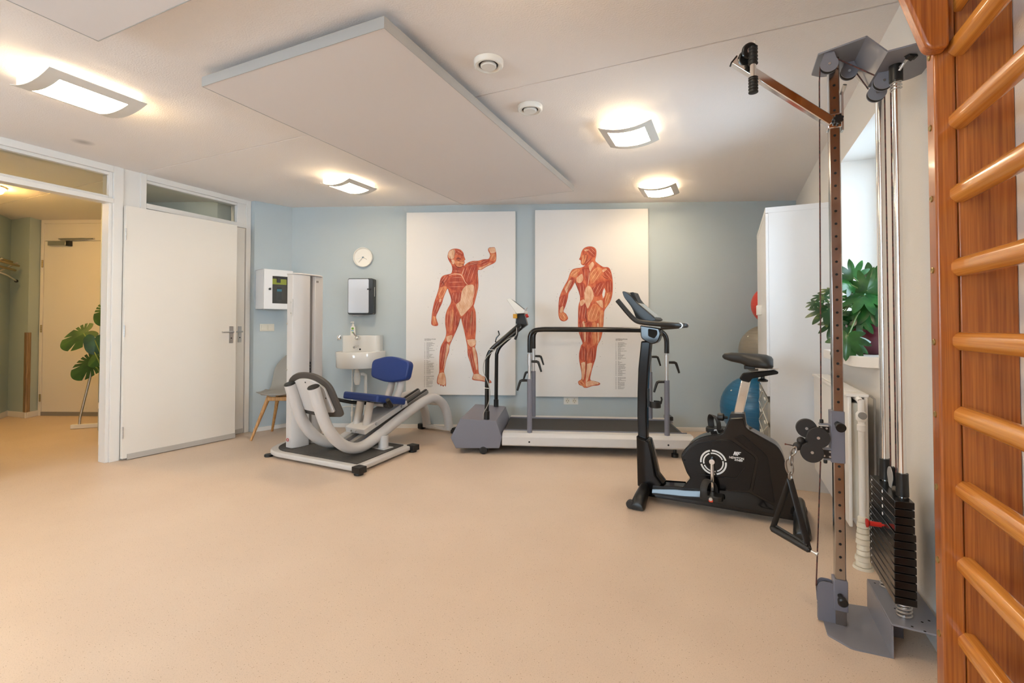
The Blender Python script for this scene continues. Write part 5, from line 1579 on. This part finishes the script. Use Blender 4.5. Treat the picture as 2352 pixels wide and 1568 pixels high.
MB().tube([(0.258, py - 0.02, 0.680), (0.238, py - 0.022, 0.672), (0.198, py - 0.024, 0.677)], 0.0022, 6).ball((0.198, py - 0.024, 0.677), 0.0035, 8).obj('cord_end', 'rope', t, world=True)

# swinging arm with chin grips, raised and turned along the wall
e0, e1 = Vector((0.368, 2.195, 1.938)), Vector((0.024, 2.135, 2.229))
dA = (e1 - e0).normalized()
MB().bar(e0, e1, 0.030, 0.034).obj('arm', 'chrome', t, world=True, bev=0.003)
MB().bar(e1 - dA * 0.001, e1 + dA * 0.004, 0.031, 0.035).obj('arm_cap', 'dark', t, world=True)
MB().bx(px - 0.023, px + 0.023, py - 0.024, py + 0.024, 1.916, 1.972).obj('arm_collar', 'chrome', t, world=True, bev=0.003)
b = MB().bx(px + 0.024, px + 0.030, py - 0.018, py + 0.014, 1.905, 2.055).cyl((px + 0.027, py - 0.004, 2.05), (px + 0.033, py - 0.03, 2.075), 0.007)
b.obj('arm_lock', 'steel', t, world=True)


def star_knob(c, axis, r, name='star_knob', h=0.018):
    a = Vector(axis).normalized(); u = a.orthogonal().normalized(); v = a.cross(u)
    pts = []
    for i in range(28):
        q = 2 * math.pi * i / 28
        rr = r * (0.88 + 0.12 * math.cos(7 * q))
        pts.append((rr * math.cos(q), rr * math.sin(q)))
    return MB().prism(pts, c, u, v, 0, h).obj(name, 'dark', t, world=True, bev=0.002)


star_knob((px + 0.008, py - 0.026, 1.945), (0.05, -1, -0.1), 0.019)
pc = Vector((0.074, 2.115, 2.246)); pa = Vector((0.42, -0.86, -0.30)).normalized()
for k in (0.016, -0.014):
    MB().lathe([(0.006, -0.008), (0.027, -0.008), (0.0295, -0.005), (0.0295, 0.005), (0.027, 0.008), (0.012, 0.008), (0.012, 0.004), (0.006, 0.004)], pc + pa * k - Z_ * (0.022 if k < 0 else 0), pa, seg=36).obj('arm_pulley', 'dark', t, world=True)
MB().cyl(pc - pa * 0.02, pc + pa * 0.026, 0.0060, seg=12).lathe([(0.007, 0), (0.0115, 0.001), (0.0115, 0.002), (0.007, 0.003)], pc + pa * 0.021, pa, seg=16).obj('pulley_bolt', 'steel', t, world=True)
MB().bar(pc + Vector((0.018, 0.03, 0.055)), pc + Vector((0.018, 0.03, -0.045)), 0.026, 0.003, up=(0.3, 1, 0)).obj('pulley_fork', 'steel', t, world=True)
gx, gy = 0.0925, 2.098
gr = MB().cyl((gx, gy, 2.085), (gx, gy, 2.235), 0.0115).obj('grip_bar', 'chrome', t, world=True)
for z0, z1 in ((2.068, 2.130), (2.182, 2.252)):
    b = MB(); prof = [(0.0, z0), (0.015, z0)]
    n = 5
    for i in range(n):
        za = z0 + (z1 - z0) * i / n; zb = z0 + (z1 - z0) * (i + 1) / n
        prof += [(0.0178, za + 0.001), (0.0178, za + 0.005), (0.0152, za + 0.007), (0.0152, zb - 0.0005)]
    prof += [(0.0178, z1 - 0.001), (0.0155, z1), (0.0, z1)]
    b.lathe(prof, (gx, gy, 0)).obj('ribbed_grip', 'foam', gr, world=True)

# head plate with its pulleys
MB().prism(fillet([(0.320, 2.156), (0.320, 2.322), (0.36, 2.36), (0.462, 2.36), (0.462, 2.095)], [0.004, 0.004, 0.02, 0, 0]), (0, 0, 0), X_, Y_, 2.196, 2.202).obj('head_plate', 'bracket_grey', t, world=True)
MB().loft([[(0.457, y0, 2.2015), (0.463, y0, 2.2015), (0.5085, y1, 2.0885), (0.5025, y1, 2.0885)] for y0, y1 in ((2.095, 2.015), (2.36, 2.285))]).obj('head_web', 'bracket_grey', t, world=True)
MB().prism(fillet([(0.502, 2.013), (0.64, 1.985), (0.66, 2.0), (0.66, 2.24), (0.63, 2.275), (0.502, 2.285)], [0.0, 0.02, 0, 0, 0.02, 0.01]), (0, 0, 0), X_, Y_, 2.088, 2.094).obj('head_shelf', 'bracket_grey', t, world=True)


def disc_bracket(c, r, top, axis=Y_, w=0.011):
    c = Vector(c)
    u = X_ if abs(Vector(axis).y) > 0.5 else Y_
    b = MB()
    for s in (-1, 1):
        pts = [(r * math.cos(a), r * math.sin(a)) for a in [R(200 + 320 * i / 26 - 100 - 90) for i in range(27)]]
        pts = [(r * math.cos(R(a)), r * math.sin(R(a))) for a in range(140, 401, 10)] + [(r * 0.55, top), (-r * 0.55, top)]
        o = c + Vector(axis) * (s * w)
        b.prism(pts, o, u, Z_, -0.0015, 0.0015)
    b.obj('pulley_bracket', 'bracket_grey', t, world=True)
    MB().lathe([(0, -0.007), (r * 0.97, -0.007), (r * 0.8, 0), (r * 0.97, 0.007), (0, 0.007)], c, axis, seg=30).obj('pulley', 'dark', t, world=True)
    MB().cyl(c - Vector(axis) * (w + 0.005), c + Vector(axis) * (w + 0.005), 0.0048, seg=10).obj('pulley_bolt', 'steel', t, world=True)


disc_bracket((0.356, 2.165, 2.152), 0.030, 0.044)
disc_bracket((0.441, 2.275, 2.160), 0.029, 0.036)
disc_bracket((0.527, 2.175, 2.056), 0.031, 0.032)
disc_bracket((0.530, 2.275, 2.056), 0.031, 0.032)
MB().lathe([(0.0125, 2.03), (0.0205, 2.03), (0.0205, 2.088), (0.0, 2.088)], (0.554, 2.13, 0)).lathe([(0.0205, 2.094), (0.0205, 2.118), (0.016, 2.122), (0, 2.122)], (0.554, 2.13, 0)).obj('rod_clamp', 'dark', t, world=True)
MB().cyl((0.562, 2.112, 2.072), (0.578, 2.075, 2.086), 0.005, seg=10).cyl((0.556, 2.10, 2.055), (0.566, 2.088, 2.073), 0.0042, seg=10).obj('clamp_screw', 'steel', t, world=True)
star_knob((0.577, 2.078, 2.087), (0.45, -0.8, 0.3), 0.021)
MB().coil((0.554, 2.13, 1.995), (0.554, 2.13, 2.028), 0.0165, 0.0018, 3).obj('rod_spring', 'steel', t, world=True)

# guide rods, weight stack, springs, selector pin
for y in (2.13, 2.335):
    MB().cyl((0.5535, y, 0.119), (0.5535, y, 2.088 if y < 2.2 else 2.09), 0.0125, seg=24).obj('guide_rod', 'rod', t, world=True)
    MB().coil((0.5535, y, 0.122), (0.5535, y, 0.186), 0.0215, 0.003, 5, 8).obj('buffer_spring', 'steel', t, world=True)
    MB().lathe([(0.0128, 0.5445), (0.0190, 0.5445), (0.0180, 0.625), (0.0128, 0.625)], (0.5535, y, 0), caps=False).obj('rod_sleeve', 'dark', t, world=True)
n_pl = 13
for k in range(n_pl):
    z = 0.187 + 0.0275 * k
    dx = 0.0 if k < 9 else 0.003
    MB().bx(0.512 + dx, 0.5745 - dx, 2.070, 2.392, z, z + 0.0240).obj('weight_plate', 'black_tube', t, world=True, bev=0.002)
b = MB()
for k in (9, 10, 11, 12):
    z = 0.199 + 0.0275 * k
    b.cyl((0.5142, 2.215, z), (0.5152, 2.215, z), 0.006, seg=12).cyl((0.5142, 2.36, z), (0.5152, 2.36, z), 0.004, seg=12)
for k in range(0, 9):
    z = 0.199 + 0.0275 * k
    b.cyl((0.5112, 2.365, z), (0.5122, 2.365, z), 0.0038, seg=10)
b.obj('plate_mark', 'white_print', t, world=True)
b = MB().lathe([(0.0, 0.0), (0.016, 0.0), (0.015, 0.005), (0.009, 0.010), (0.0085, 0.046), (0.004, 0.047), (0.004, 0.054)], (0.458, 2.185, 0.413), (1, 0, 0))
b.obj('selector_pin', 'red', t, world=True)
MB().lathe([(0, -0.006), (0.030, -0.006), (0.036, -0.003), (0.028, 0.0), (0.036, 0.003), (0.030, 0.006), (0, 0.006)], (0.553, 2.232, 0.585), X_, seg=32).obj('stack_pulley', 'dark', t, world=True)
b = MB()
for x in (0.5435, 0.5635):
    b.prism([(0.034 * math.cos(R(a)), 0.034 * math.sin(R(a))) for a in range(-10, 191, 10)] + [(-0.012, -0.042), (0.012, -0.042)], (x, 2.232, 0.585), Y_, Z_, -0.001, 0.001)
b.obj('pulley_cheek', 'alu', t, world=True)

# cords
RP = 0.0024
MB().tube([(0.3275, 2.165, 2.150), (0.3265, 2.18, 2.10), (0.3215, 2.204, 0.780)], RP, 6).tube([(0.318, 2.204, 0.620), (0.300, py, 0.130)], RP, 6).obj('cord', 'rope', t, world=True)
MB().tube([(0.372, 2.165, 2.180), (0.50, 2.172, 2.085)], RP, 6).tube([(0.447, 2.275, 2.188), (0.504, 2.275, 2.078)], RP, 6).tube([(0.5535, 2.190, 2.056), (0.5535, 2.199, 0.585)], RP, 6).tube([(0.5535, 2.268, 2.04), (0.5535, 2.264, 0.585)], RP, 6).obj('cord', 'rope', t, world=True)

# stirrup handle hanging on the carriage
h = thing('stirrup_handle', 'black strap stirrup handle hanging from the cable carriage beside the bike', 'handle', (0.214, 2.196, 0.32))
b = MB()
oy = 2.196


def link(c, hx, hz, r, tilt=0.0, yaw=0.0):
    pts = []
    for i in range(20):
        a = 2 * math.pi * i / 20
        p = Vector((hx * math.cos(a), 0, hz * math.sin(a)))
        p.rotate(Euler((0, R(tilt), R(yaw))))
        pts.append(Vector(c) + p)
    b.tube(pts, r, 8, closed=True)


link((0.224, oy - 0.02, 0.655), 0.008, 0.019, 0.0036, 25)
link((0.217, oy - 0.012, 0.622), 0.010, 0.024, 0.0038, 5, 60)
link((0.211, oy, 0.588), 0.012, 0.030, 0.0040, -8)
link((0.214, oy, 0.552), 0.007, 0.014, 0.0036, 0, 40)
b.obj('carabiner', mat('dark_steel', (0.36, 0.35, 0.34), 0.3, 1.0), h, world=True)
gl, gr_ = Vector((0.152, oy + 0.03, 0.322)), Vector((0.268, oy - 0.045, 0.292))
for e in (gl, gr_):
    top = Vector((0.213, oy, 0.54))
    MB().tube([top, top.lerp(e, 0.25) + Vector((0, -0.002, 0)), top.lerp(e, 0.9), e], 0.01, 10, 3, flat=((1, 0.2, 0), 0.0115, 0.0022)).obj('strap', 'dark', h, world=True)
    MB().ball(e, 0.0105, 12).obj('bar_end', 'dark', h, world=True)
MB().tube([gl, gr_], 0.0125, 16).obj('grip', 'foam', h, world=True)
MB().cyl(gr_ + Vector((0.004, -0.003, -0.001)), gr_ + Vector((0.024, -0.014, -0.006)), 0.004).cyl(gr_ + Vector((0.022, -0.013, -0.005)), gr_ + Vector((0.027, -0.016, -0.007)), 0.008).obj('end_screw', 'steel', h, world=True)
del link
b = MB(); b.tube([gl + Vector((0.01, 0.006, 0.012)), (0.225, oy - 0.012, 0.318), gr_ + Vector((-0.004, 0.0, 0.014))], 0.006, 8)
b.obj('inner_strap', 'dark_rubber', h, world=True)

# ------------------------------------------------------------------ wooden wall bars
t = thing('wall_bars', 'varnished wooden wall bars on the right wall, nearest the camera', 'wall bars', (0.60, 1.20, 0))
for ya, yb in ((1.623, 1.678), (0.690, 0.745)):
    up = MB().bx(0.504, 0.549, ya, yb, 0.0, 2.40).obj('upright', 'pine_up', t, world=True, bev=0.006, bseg=3)
    MB().bx(0.5505, 0.6645, ya + 0.002, yb - 0.002, 0.0, 2.40).obj('upright_back', 'pine_up', t, world=True, bev=0.003)
    b = MB()
    for k in range(12):
        z = 0.152 + 0.1945 * k
        if z < 2.3:
            b.lathe([(0.0085, 0.0), (0.0085, 0.002), (0.006, 0.0035), (0.0045, 0.0025), (0.0, 0.0025)], (0.504, (ya + yb) / 2 + 0.002, z - 0.02), (-1, 0, 0), seg=16)
    b.obj('screw_cap', 'brass', t, world=True)
oct_ = fillet([(0.0235, -0.0105), (0.0235, 0.0105), (0.0105, 0.0245), (-0.0105, 0.0245), (-0.0235, 0.0105), (-0.0235, -0.0105), (-0.0105, -0.0245), (0.0105, -0.0245)], 0.005, 3)
for k in range(10):
    z = 0.152 + 0.1945 * k - 0.016
    MB().prism(oct_, (0.556, 0.0, z), X_, Z_, -1.640, -0.73).obj('rung', 'pine_rung', t, world=True, sharp=50)
MB().prism(oct_, (0.47, 0.0, 2.215), X_, Z_, -1.60, -0.77).obj('rung', 'pine_rung', t, world=True, sharp=50)
MB().bx(0.538, 0.556, 0.73, 1.60, 1.965, 2.01).obj('top_slat', 'pine_rung', t, world=True, bev=0.004)
for ya, yb in ((1.578, 1.6215), (0.7465, 0.79)):
    q = fillet([(0.524, 1.872), (0.524, 2.40), (0.32, 2.40), (0.474, 1.885), (0.486, 1.872)], [0.012, 0.01, 0.03, 0.03, 0.015], 6)
    MB().prism(q, (0, 0, 0), X_, Z_, -yb, -ya).obj('top_bracket', 'pine_up', t, world=True, bev=0.008, bseg=3)

split_names = ('post_hole', 'carriage_tab', 'bumper', 'plate_mark', 'housing_bolt', 'bolt_hole', 'cord', 'cable_stop', 'pulley_cheek')
# ------------------------------------------------------------------ tall white cabinet in the far right corner
t = thing('tall_cabinet', 'tall white cabinet in the far right corner beside the window', 'cabinet', (0.455, 4.48, 0))
y0, y1 = 3.89, 5.06
b = MB()
b.bx(0.2595, 0.650, y0, y0 + 0.019, 0.0, 2.0).bx(0.2595, 0.650, y1 - 0.019, y1, 0.0, 2.0).bx(0.644, 0.650, y0 + 0.019, y1 - 0.019, 0.05, 2.0)
b.bx(0.262, 0.644, y0 + 0.019, y1 - 0.019, 0.06, 0.08).bx(0.262, 0.644, y0 + 0.019, y1 - 0.019, 0.63, 0.65).bx(0.30, 0.31, y0 + 0.019, y1 - 0.019, 0.0, 0.06)
b.obj('carcass', 'melamine', t, world=True, bev=0.001)
MB().bx(0.240, 0.652, y0 - 0.002, y1 + 0.002, 1.960, 2.0).obj('top_board', 'melamine', t, world=True, bev=0.002)
ym = (y0 + y1) / 2
for a, c, hy in ((y0 + 0.001, ym - 0.0015, 1), (ym + 0.0015, y1 - 0.001, -1)):
    d = MB().bx(0.241, 0.259, a, c, 0.64, 1.957).obj('door', 'melamine', t, world=True, bev=0.0015)
    hyy = c - 0.05 if hy > 0 else a + 0.05
    MB().bx(0.205, 0.241, hyy - 0.012, hyy + 0.012, 1.235, 1.315).obj('handle', 'plastic_white', d, world=True, bev=0.003)
for k in range(3):
    for a, c in ((y0 + 0.021, ym - 0.003), (ym + 0.003, y1 - 0.021)):
        z = 0.085 + 0.18 * k
        b = MB().bx(0.245, 0.250, a, c, z, z + 0.165).bx(0.25, 0.62, a, a + 0.003, z, z + 0.15).bx(0.25, 0.62, c - 0.003, c, z, z + 0.15).bx(0.25, 0.62, a, c, z, z + 0.003)
        d = b.obj('drawer', 'clear_plastic', t, world=True)
        b = MB().bar((0.2425, a + 0.01, z + 0.155), (0.2425, c - 0.01, z + 0.01), 0.003, 0.006, up=(1, 0, 0))
        b.bx(0.238, 0.246, (a + c) / 2 - 0.05, (a + c) / 2 + 0.05, z + 0.13, z + 0.142).bx(0.241, 0.245, a, c, z - 0.004, z)
        b.obj('drawer_rib', 'plastic_white', d, world=True)

# exercise balls stacked behind the cabinet
for nm, lab, c, r, m in (('exercise_ball', 'big blue exercise ball on the floor behind the exercise bike saddle', (0.222, 5.40, 0.322), 0.322, 'ball_blue'),
                         ('exercise_ball', 'grey exercise ball between the blue and the red ball', (0.335, 5.42, 0.895), 0.258, 'ball_grey'),
                         ('exercise_ball', 'red exercise ball, topmost of the ball stack by the cabinet', (0.395, 5.40, 1.352), 0.200, 'ball_red')):
    o = MB().ball((0, 0, 0), r, 48).obj(nm, m, None, sharp=180)
    o.location = c
    tag(o, lab, 'exercise ball', 'exercise balls stacked behind the cabinet')
    b = MB()
    for k in range(-9, 10):
        a = R(8.5 * k)
        b.torus((0, 0, r * math.sin(a)), (0, 0, 1), r * math.cos(a) + 0.0002, 0.0016, 48, 5)
    b.obj('ball_ridge', m, o, sharp=180)
    MB().cyl((-r * 0.66, -r * 0.50, r * 0.56), (-r * 0.665, -r * 0.505, r * 0.566), 0.008, seg=12).obj('valve_plug', 'plastic_ivory', o)

# radiator under the window
t = thing('radiator', 'cream panel radiator with valve pipe under the window', 'radiator', (0.57, 3.32, 0.10))
b = MB()
for x0, x1 in ((0.520, 0.535), (0.585, 0.600)):
    b.bx(x0, x1, 2.800, 3.84, 0.175, 0.805)
b.obj('panel', 'paint_white', t, world=True, bev=0.004)
MB().bx(0.535, 0.585, 2.83, 3.82, 0.21, 0.77).obj('fins', 'plastic_ivory', t, world=True)
b = MB().bx(0.512, 0.604, 2.796, 3.845, 0.803, 0.818)
for k in range(30):
    b.bx(0.53, 0.59, 2.90 + 0.03 * k, 2.915 + 0.03 * k, 0.8175, 0.822)
b.obj('top_grille', 'paint_white', t, world=True, bev=0.003)
b = MB().tube([(0.560, 2.86, 0.795), (0.562, 2.80, 0.795), (0.566, 2.775, 0.78), (0.567, 2.772, 0.745), (0.567, 2.772, 0.20)], 0.0135, 14, 3)
b.lathe([(0.0135, 0.69), (0.021, 0.70), (0.022, 0.728), (0.0135, 0.74)], (0.567, 2.772, 0)).lathe([(0.0135, 0.645), (0.018, 0.65), (0.018, 0.675), (0.0135, 0.68)], (0.567, 2.772, 0))
b.obj('valve_pipe', 'paint_white', t, world=True)
MB().lathe([(0.0, 0.0), (0.016, 0.0), (0.0165, 0.018), (0.0, 0.02)], (0.567, 2.760, 0.722), (0.1, -1, 0)).obj('valve_cap', 'rubber_grey', t, world=True)
rw = random.Random(3)
prof = [(0.0136, 0.245)]
z = 0.24
while z > 0.02:
    rr = 0.021 + (0.24 - z) * 0.045 + rw.uniform(-0.003, 0.004)
    prof += [(rr, z), (rr + 0.002, z - 0.02), (rr - 0.004, z - 0.024)]
    z -= 0.026
prof += [(0.040, 0.012), (0.043, 0.0), (0.0136, 0.0)]
MB().lathe(prof, (0.567, 2.772, 0), seg=14).obj('pipe_wrap', 'plastic_ivory', t, world=True)
MB().tube([(0.60, 2.90, 0.80), (0.632, 2.90, 0.80), (0.648, 2.90, 0.785), (0.648, 2.90, 0.20), (0.635, 2.90, 0.175), (0.60, 2.90, 0.17)], 0.0055, 8, 0).obj('wall_bracket', 'alu', t, world=True)
b = MB().bx(0.600, 0.664, 3.2, 3.23, 0.3, 0.33).bx(0.600, 0.664, 3.6, 3.63, 0.3, 0.33).bx(0.60, 0.664, 3.2, 3.23, 0.7, 0.73).bx(0.60, 0.664, 3.6, 3.63, 0.7, 0.73)
b.obj('mount', 'paint_white', t, world=True)


# ------------------------------------------------------------------ plants
def frame(f, nrm):
    f = Vector(f).normalized(); nn = Vector(nrm); nn = (nn - f * nn.dot(f)).normalized(); s = f.cross(nn)
    return s, f, nn


def polar_leaf(b, base, f, nrm, size, shape, droop, rings=4, fold=0.0):
    size = size * 1.12
    # leaf blade on a polar grid about its stalk point; shape(a) gives the outline radius for direction a
    s, f, nn = frame(f, nrm)
    base = Vector(base)
    N = 120
    A = [(-math.pi + 2 * math.pi * i / N) for i in range(N + 1)]
    cen = b.bm.verts.new(base)
    prev = None
    for k in range(1, rings + 1):
        row = []
        for a in A:
            r = shape(a) * size * k / rings
            x, y = r * math.sin(a), r * math.cos(a)
            z = -droop * (r / size) ** 2 * size + fold * abs(x)
            row.append(b.bm.verts.new(base + s * x + f * y + nn * z))
        for i in range(N):
            try:
                if prev is None:
                    b.bm.faces.new((cen, row[i], row[i + 1]))
                else:
                    b.bm.faces.new((prev[i], row[i], row[i + 1], prev[i + 1]))
            except ValueError:
                pass
        prev = row


def fatsia_shape(a):
    lob = 0.36
    for ca, ln in ((0, 1.0), (0.62, 0.96), (-0.62, 0.96), (1.25, 0.84), (-1.25, 0.84), (1.95, 0.62), (-1.95, 0.62)):
        d = abs(a - ca)
        if d < 0.40:
            q = d / 0.35
            if q < 1:
                lob = max(lob, 0.36 + (ln - 0.36) * (1 - q ** 1.15) ** 0.85)
    if abs(a) > 2.45:
        lob = max(0.06, lob * (math.pi - abs(a)) / 0.70)
    return lob


def monstera_shape(phase, holes=True):
    def f(a):
        r = 0.62 + 0.38 * math.cos(a) ** 3 if abs(a) < 1.57 else 0.62 - 0.10 * math.cos(a) ** 2
        if abs(a) > 2.5:
            r *= max(0.12, (math.pi - abs(a)) / 0.64) ** 0.5
        if holes and 0.35 < abs(a) < 2.2:
            u = (abs(a) * 3.1 + phase) % 1.0
            if u < 0.13:
                r *= 0.56
        return r
    return f


def plant_leaf(b, base, tip_dir, nrm, size, shape, droop, fold=0.0):
    polar_leaf(b, base, tip_dir, nrm, size, shape, droop, 5, fold)


t = thing('potted_fatsia', 'green potted plant with lobed leaves in a maroon pot on the window sill', 'plant', (0.745, 3.235, 0.992))
MB().lathe([(0.0, 0.0), (0.095, 0.0), (0.105, 0.004), (0.136, 0.06), (0.148, 0.12), (0.150, 0.155), (0.155, 0.160), (0.156, 0.184), (0.149, 0.186), (0.144, 0.160), (0.0, 0.155)], seg=40).obj('pot', 'pot', t, sharp=45)
MB().lathe([(0.0, 0.156), (0.142, 0.162), (0.0, 0.170)], seg=30).obj('soil', 'soil', t)
b = MB()
hub = Vector((0.745, 3.235, 1.155))
RT = Vector((0.91, 0.415, 0)); UP = Z_; TC = Vector((-0.25, -0.96, 0.0))
leaves = [  # centre, tip direction (right, up, towards the room), size, kind
    ((0.690, 3.17, 1.375), (0.25, 0.9, 0.3), 0.115, 0), ((0.740, 3.28, 1.430), (0.5, 0.8, 0.2), 0.125, 0), ((0.628, 3.22, 1.445), (-0.2, 1.0, 0.1), 0.095, 0),
    ((0.640, 3.09, 1.290), (-0.35, -0.5, 0.7), 0.135, 0), ((0.590, 3.18, 1.385), (-0.9, 0.3, 0.2), 0.095, 0),
    ((0.500, 3.12, 1.335), (-0.7, -0.35, 0.3), 0.080, 1), ((0.452, 3.08, 1.300), (-0.8, -0.55, 0.2), 0.068, 1), ((0.414, 3.04, 1.262), (-0.7, -0.8, 0.2), 0.058, 1),
    ((0.455, 3.05, 1.215), (-0.85, -0.75, 0.2), 0.120, 1), ((0.510, 3.10, 1.225), (-0.4, -0.8, 0.3), 0.100, 1),
    ((0.500, 3.05, 1.140), (-0.5, -1.0, 0.2), 0.105, 1), ((0.540, 3.12, 1.180), (-0.6, -0.6, 0.4), 0.090, 0),
    ((0.615, 3.12, 1.190), (-0.2, -0.8, 0.6), 0.095, 0), ((0.690, 3.07, 1.235), (0.15, -0.75, 0.6), 0.118, 0), ((0.650, 3.08, 1.175), (0.5, -0.6, 0.6), 0.095, 0),
    ((0.585, 3.00, 1.065), (0.75, -0.45, 0.45), 0.108, 0), ((0.555, 2.99, 1.060), (-0.1, -1.0, 0.25), 0.115, 0), ((0.720, 3.16, 1.300), (0.6, -0.2, 0.6), 0.120, 0),
    ((0.745, 3.26, 1.395), (0.5, 0.2, 0.5), 0.115, 0), ((0.800, 3.30, 1.420), (0.4, 0.6, -0.2), 0.120, 0), ((0.840, 3.36, 1.300), (0.8, 0.1, -0.1), 0.120, 0), ((0.660, 3.35, 1.330), (-0.7, 0.4, -0.3), 0.11, 0)]
for i, (c, dr, sz, kind) in enumerate(leaves):
    c = Vector(c)
    f = (RT * dr[0] + UP * dr[1] + TC * dr[2]).normalized()
    nrm = TC * 0.75 + UP * 0.55
    st = c - f * sz * 0.30
    sz *= 0.84 if kind else 1.0
    lb = MB(); plant_leaf(lb, st, f, nrm, sz, fatsia_shape, 0.22, -0.12)
    lo = lb.obj('leaf', 'leaf_spot' if kind else 'leaf', t, world=True, sharp=180)
    mid = hub.lerp(st, 0.55) + Z_ * (0.05 if st.z > 1.2 else 0.11)
    h0 = hub + (st - hub) * 0.05
    h0.z = 1.15
    MB().tube([h0, mid, st], 0.0032, 6, 6).obj('leaf_stalk', 'stem', lo, world=True)

t = thing('monstera_plant', 'green monstera plant in a white square planter, peeking past the door frame in the hall', 'plant', (-5.45, 2.63, 0.0))
MB().bx(-5.545, -5.36, 2.552, 2.700, 0, 0.345).obj('planter', 'plastic_white', t, world=True, bev=0.003)
MB().bx(-5.549, -5.356, 2.548, 2.704, 0.346, 0.405).obj('planter_rim', 'plastic_white', t, world=True, bev=0.003)
hub = Vector((-5.45, 2.63, 0.41))
RT2 = Vector((0.70, 0.71, 0)); TC2 = Vector((0.92, -0.38, 0))
for i, (c, dr, sz, ph, hl) in enumerate([((-6.20, 2.925, 1.315), (-0.45, -0.85, 0.2), 0.165, 0.2, True), ((-6.20, 2.715, 1.065), (-0.85, -0.55, 0.1), 0.215, 0.55, True), ((-5.93, 2.690, 0.995), (-0.05, -1.0, 0.2), 0.130, 0.1, False),
                                           ((-6.20, 2.785, 0.755), (-0.80, -0.70, 0.2), 0.20, 0.5, True), ((-5.95, 2.725, 0.810), (-0.55, -0.6, 0.2), 0.095, 0.3, False)]):
    c = Vector(c)
    f = (RT2 * dr[0] + UP * dr[1] + TC2 * dr[2]).normalized()
    lb = MB(); plant_leaf(lb, c, f, TC2 * 0.62 + UP * 0.70, sz, monstera_shape(ph, hl), 0.10, -0.10)
    lo = lb.obj('leaf', 'monstera', t, world=True, sharp=180)
    MB().tube([hub, hub.lerp(c, 0.5) + Z_ * 0.06, c], 0.006, 8, 6).obj('leaf_stalk', 'stem', lo, world=True)

# ------------------------------------------------------------------ hall things
t = thing('tripod_stand', 'slanted metal easel stand with white foot bar behind the plant in the hall', 'stand', (-6.55, 2.93, 0))
MB().bar((-6.66, 2.815, 0.026), (-6.35, 3.12, 0.026), 0.045, 0.045).obj('foot_bar', 'paint_white', t, world=True, bev=0.004)
MB().tube([(-6.605, 2.865, 0.045), (-6.607, 2.872, 0.13), (-6.45, 3.05, 1.40)], 0.0125, 10).obj('leg', 'steel', t, world=True)
MB().tube([(-6.38, 3.09, 0.045), (-6.38, 3.09, 0.13), (-6.30, 3.14, 1.40)], 0.0125, 10).obj('leg', 'steel', t, world=True)
MB().tube([(-6.495, 2.995, 1.02), (-6.32, 3.13, 1.02)], 0.007, 8).obj('crossbar', 'steel', t, world=True)
t = thing('corner_strip', 'brown wooden corner strip standing against the green hall wall', 'corner guard', (-7.95, 2.91, 0.07))
b = MB().prism([(-7.985, 2.906), (-7.944, 2.909), (-7.966, 2.944), (-7.958, 2.949), (-7.930, 2.905), (-7.933, 2.898), (-7.985, 2.894)], (0, 0, 0), X_, Y_, 0.072, 1.06)
b.obj('strip', 'oak_strip', t, world=True)
t = thing('coat_rack', 'brass and chrome coat rack on the green hall wall at the left edge', 'coat rack', (-8.0, 2.66, 1.7))
wd = Vector((0.815, -0.58, 0)); wn = Vector((0.58, 0.815, 0)) * 1.0
o0 = Vector((-8.262, 2.817, 0)) + wd * 0.09
b = MB()
for z, off in ((1.93, 0.10), (1.885, 0.16), (1.83, 0.13)):
    b.tube([o0 + wd * 0.10 + wn * off + Z_ * z, o0 + wd * 1.0 + wn * off + Z_ * z], 0.014, 12)
b.obj('rail', 'brass', t, world=True)
b = MB()
for s in (0.16, 0.6, 0.95):
    b.tube([o0 + wd * s + wn * 0.003 + Z_ * 1.80, o0 + wd * s + wn * 0.17 + Z_ * 1.92], 0.01, 8)
b.obj('bracket', 'steel', t, world=True)
MB().tube([o0 + wd * 0.55 + wn * 0.02 + Z_ * 1.78, o0 + wd * 0.35 + wn * 0.11 + Z_ * 1.76, o0 + wd * 0.1 + wn * 0.14 + Z_ * 1.70], 0.010, 10, 4).obj('hook', 'steel', t, world=True)
MB().ball(o0 + wd * 0.09 + wn * 0.14 + Z_ * 1.698, 0.02, 14).obj('hook_tip', 'dark', t, world=True)

b = None
for o in [o for o in COL.objects if o.type == 'MESH' and o.name.split('.')[0] in split_names]:
    split_islands(o, o.name.split('.')[0])
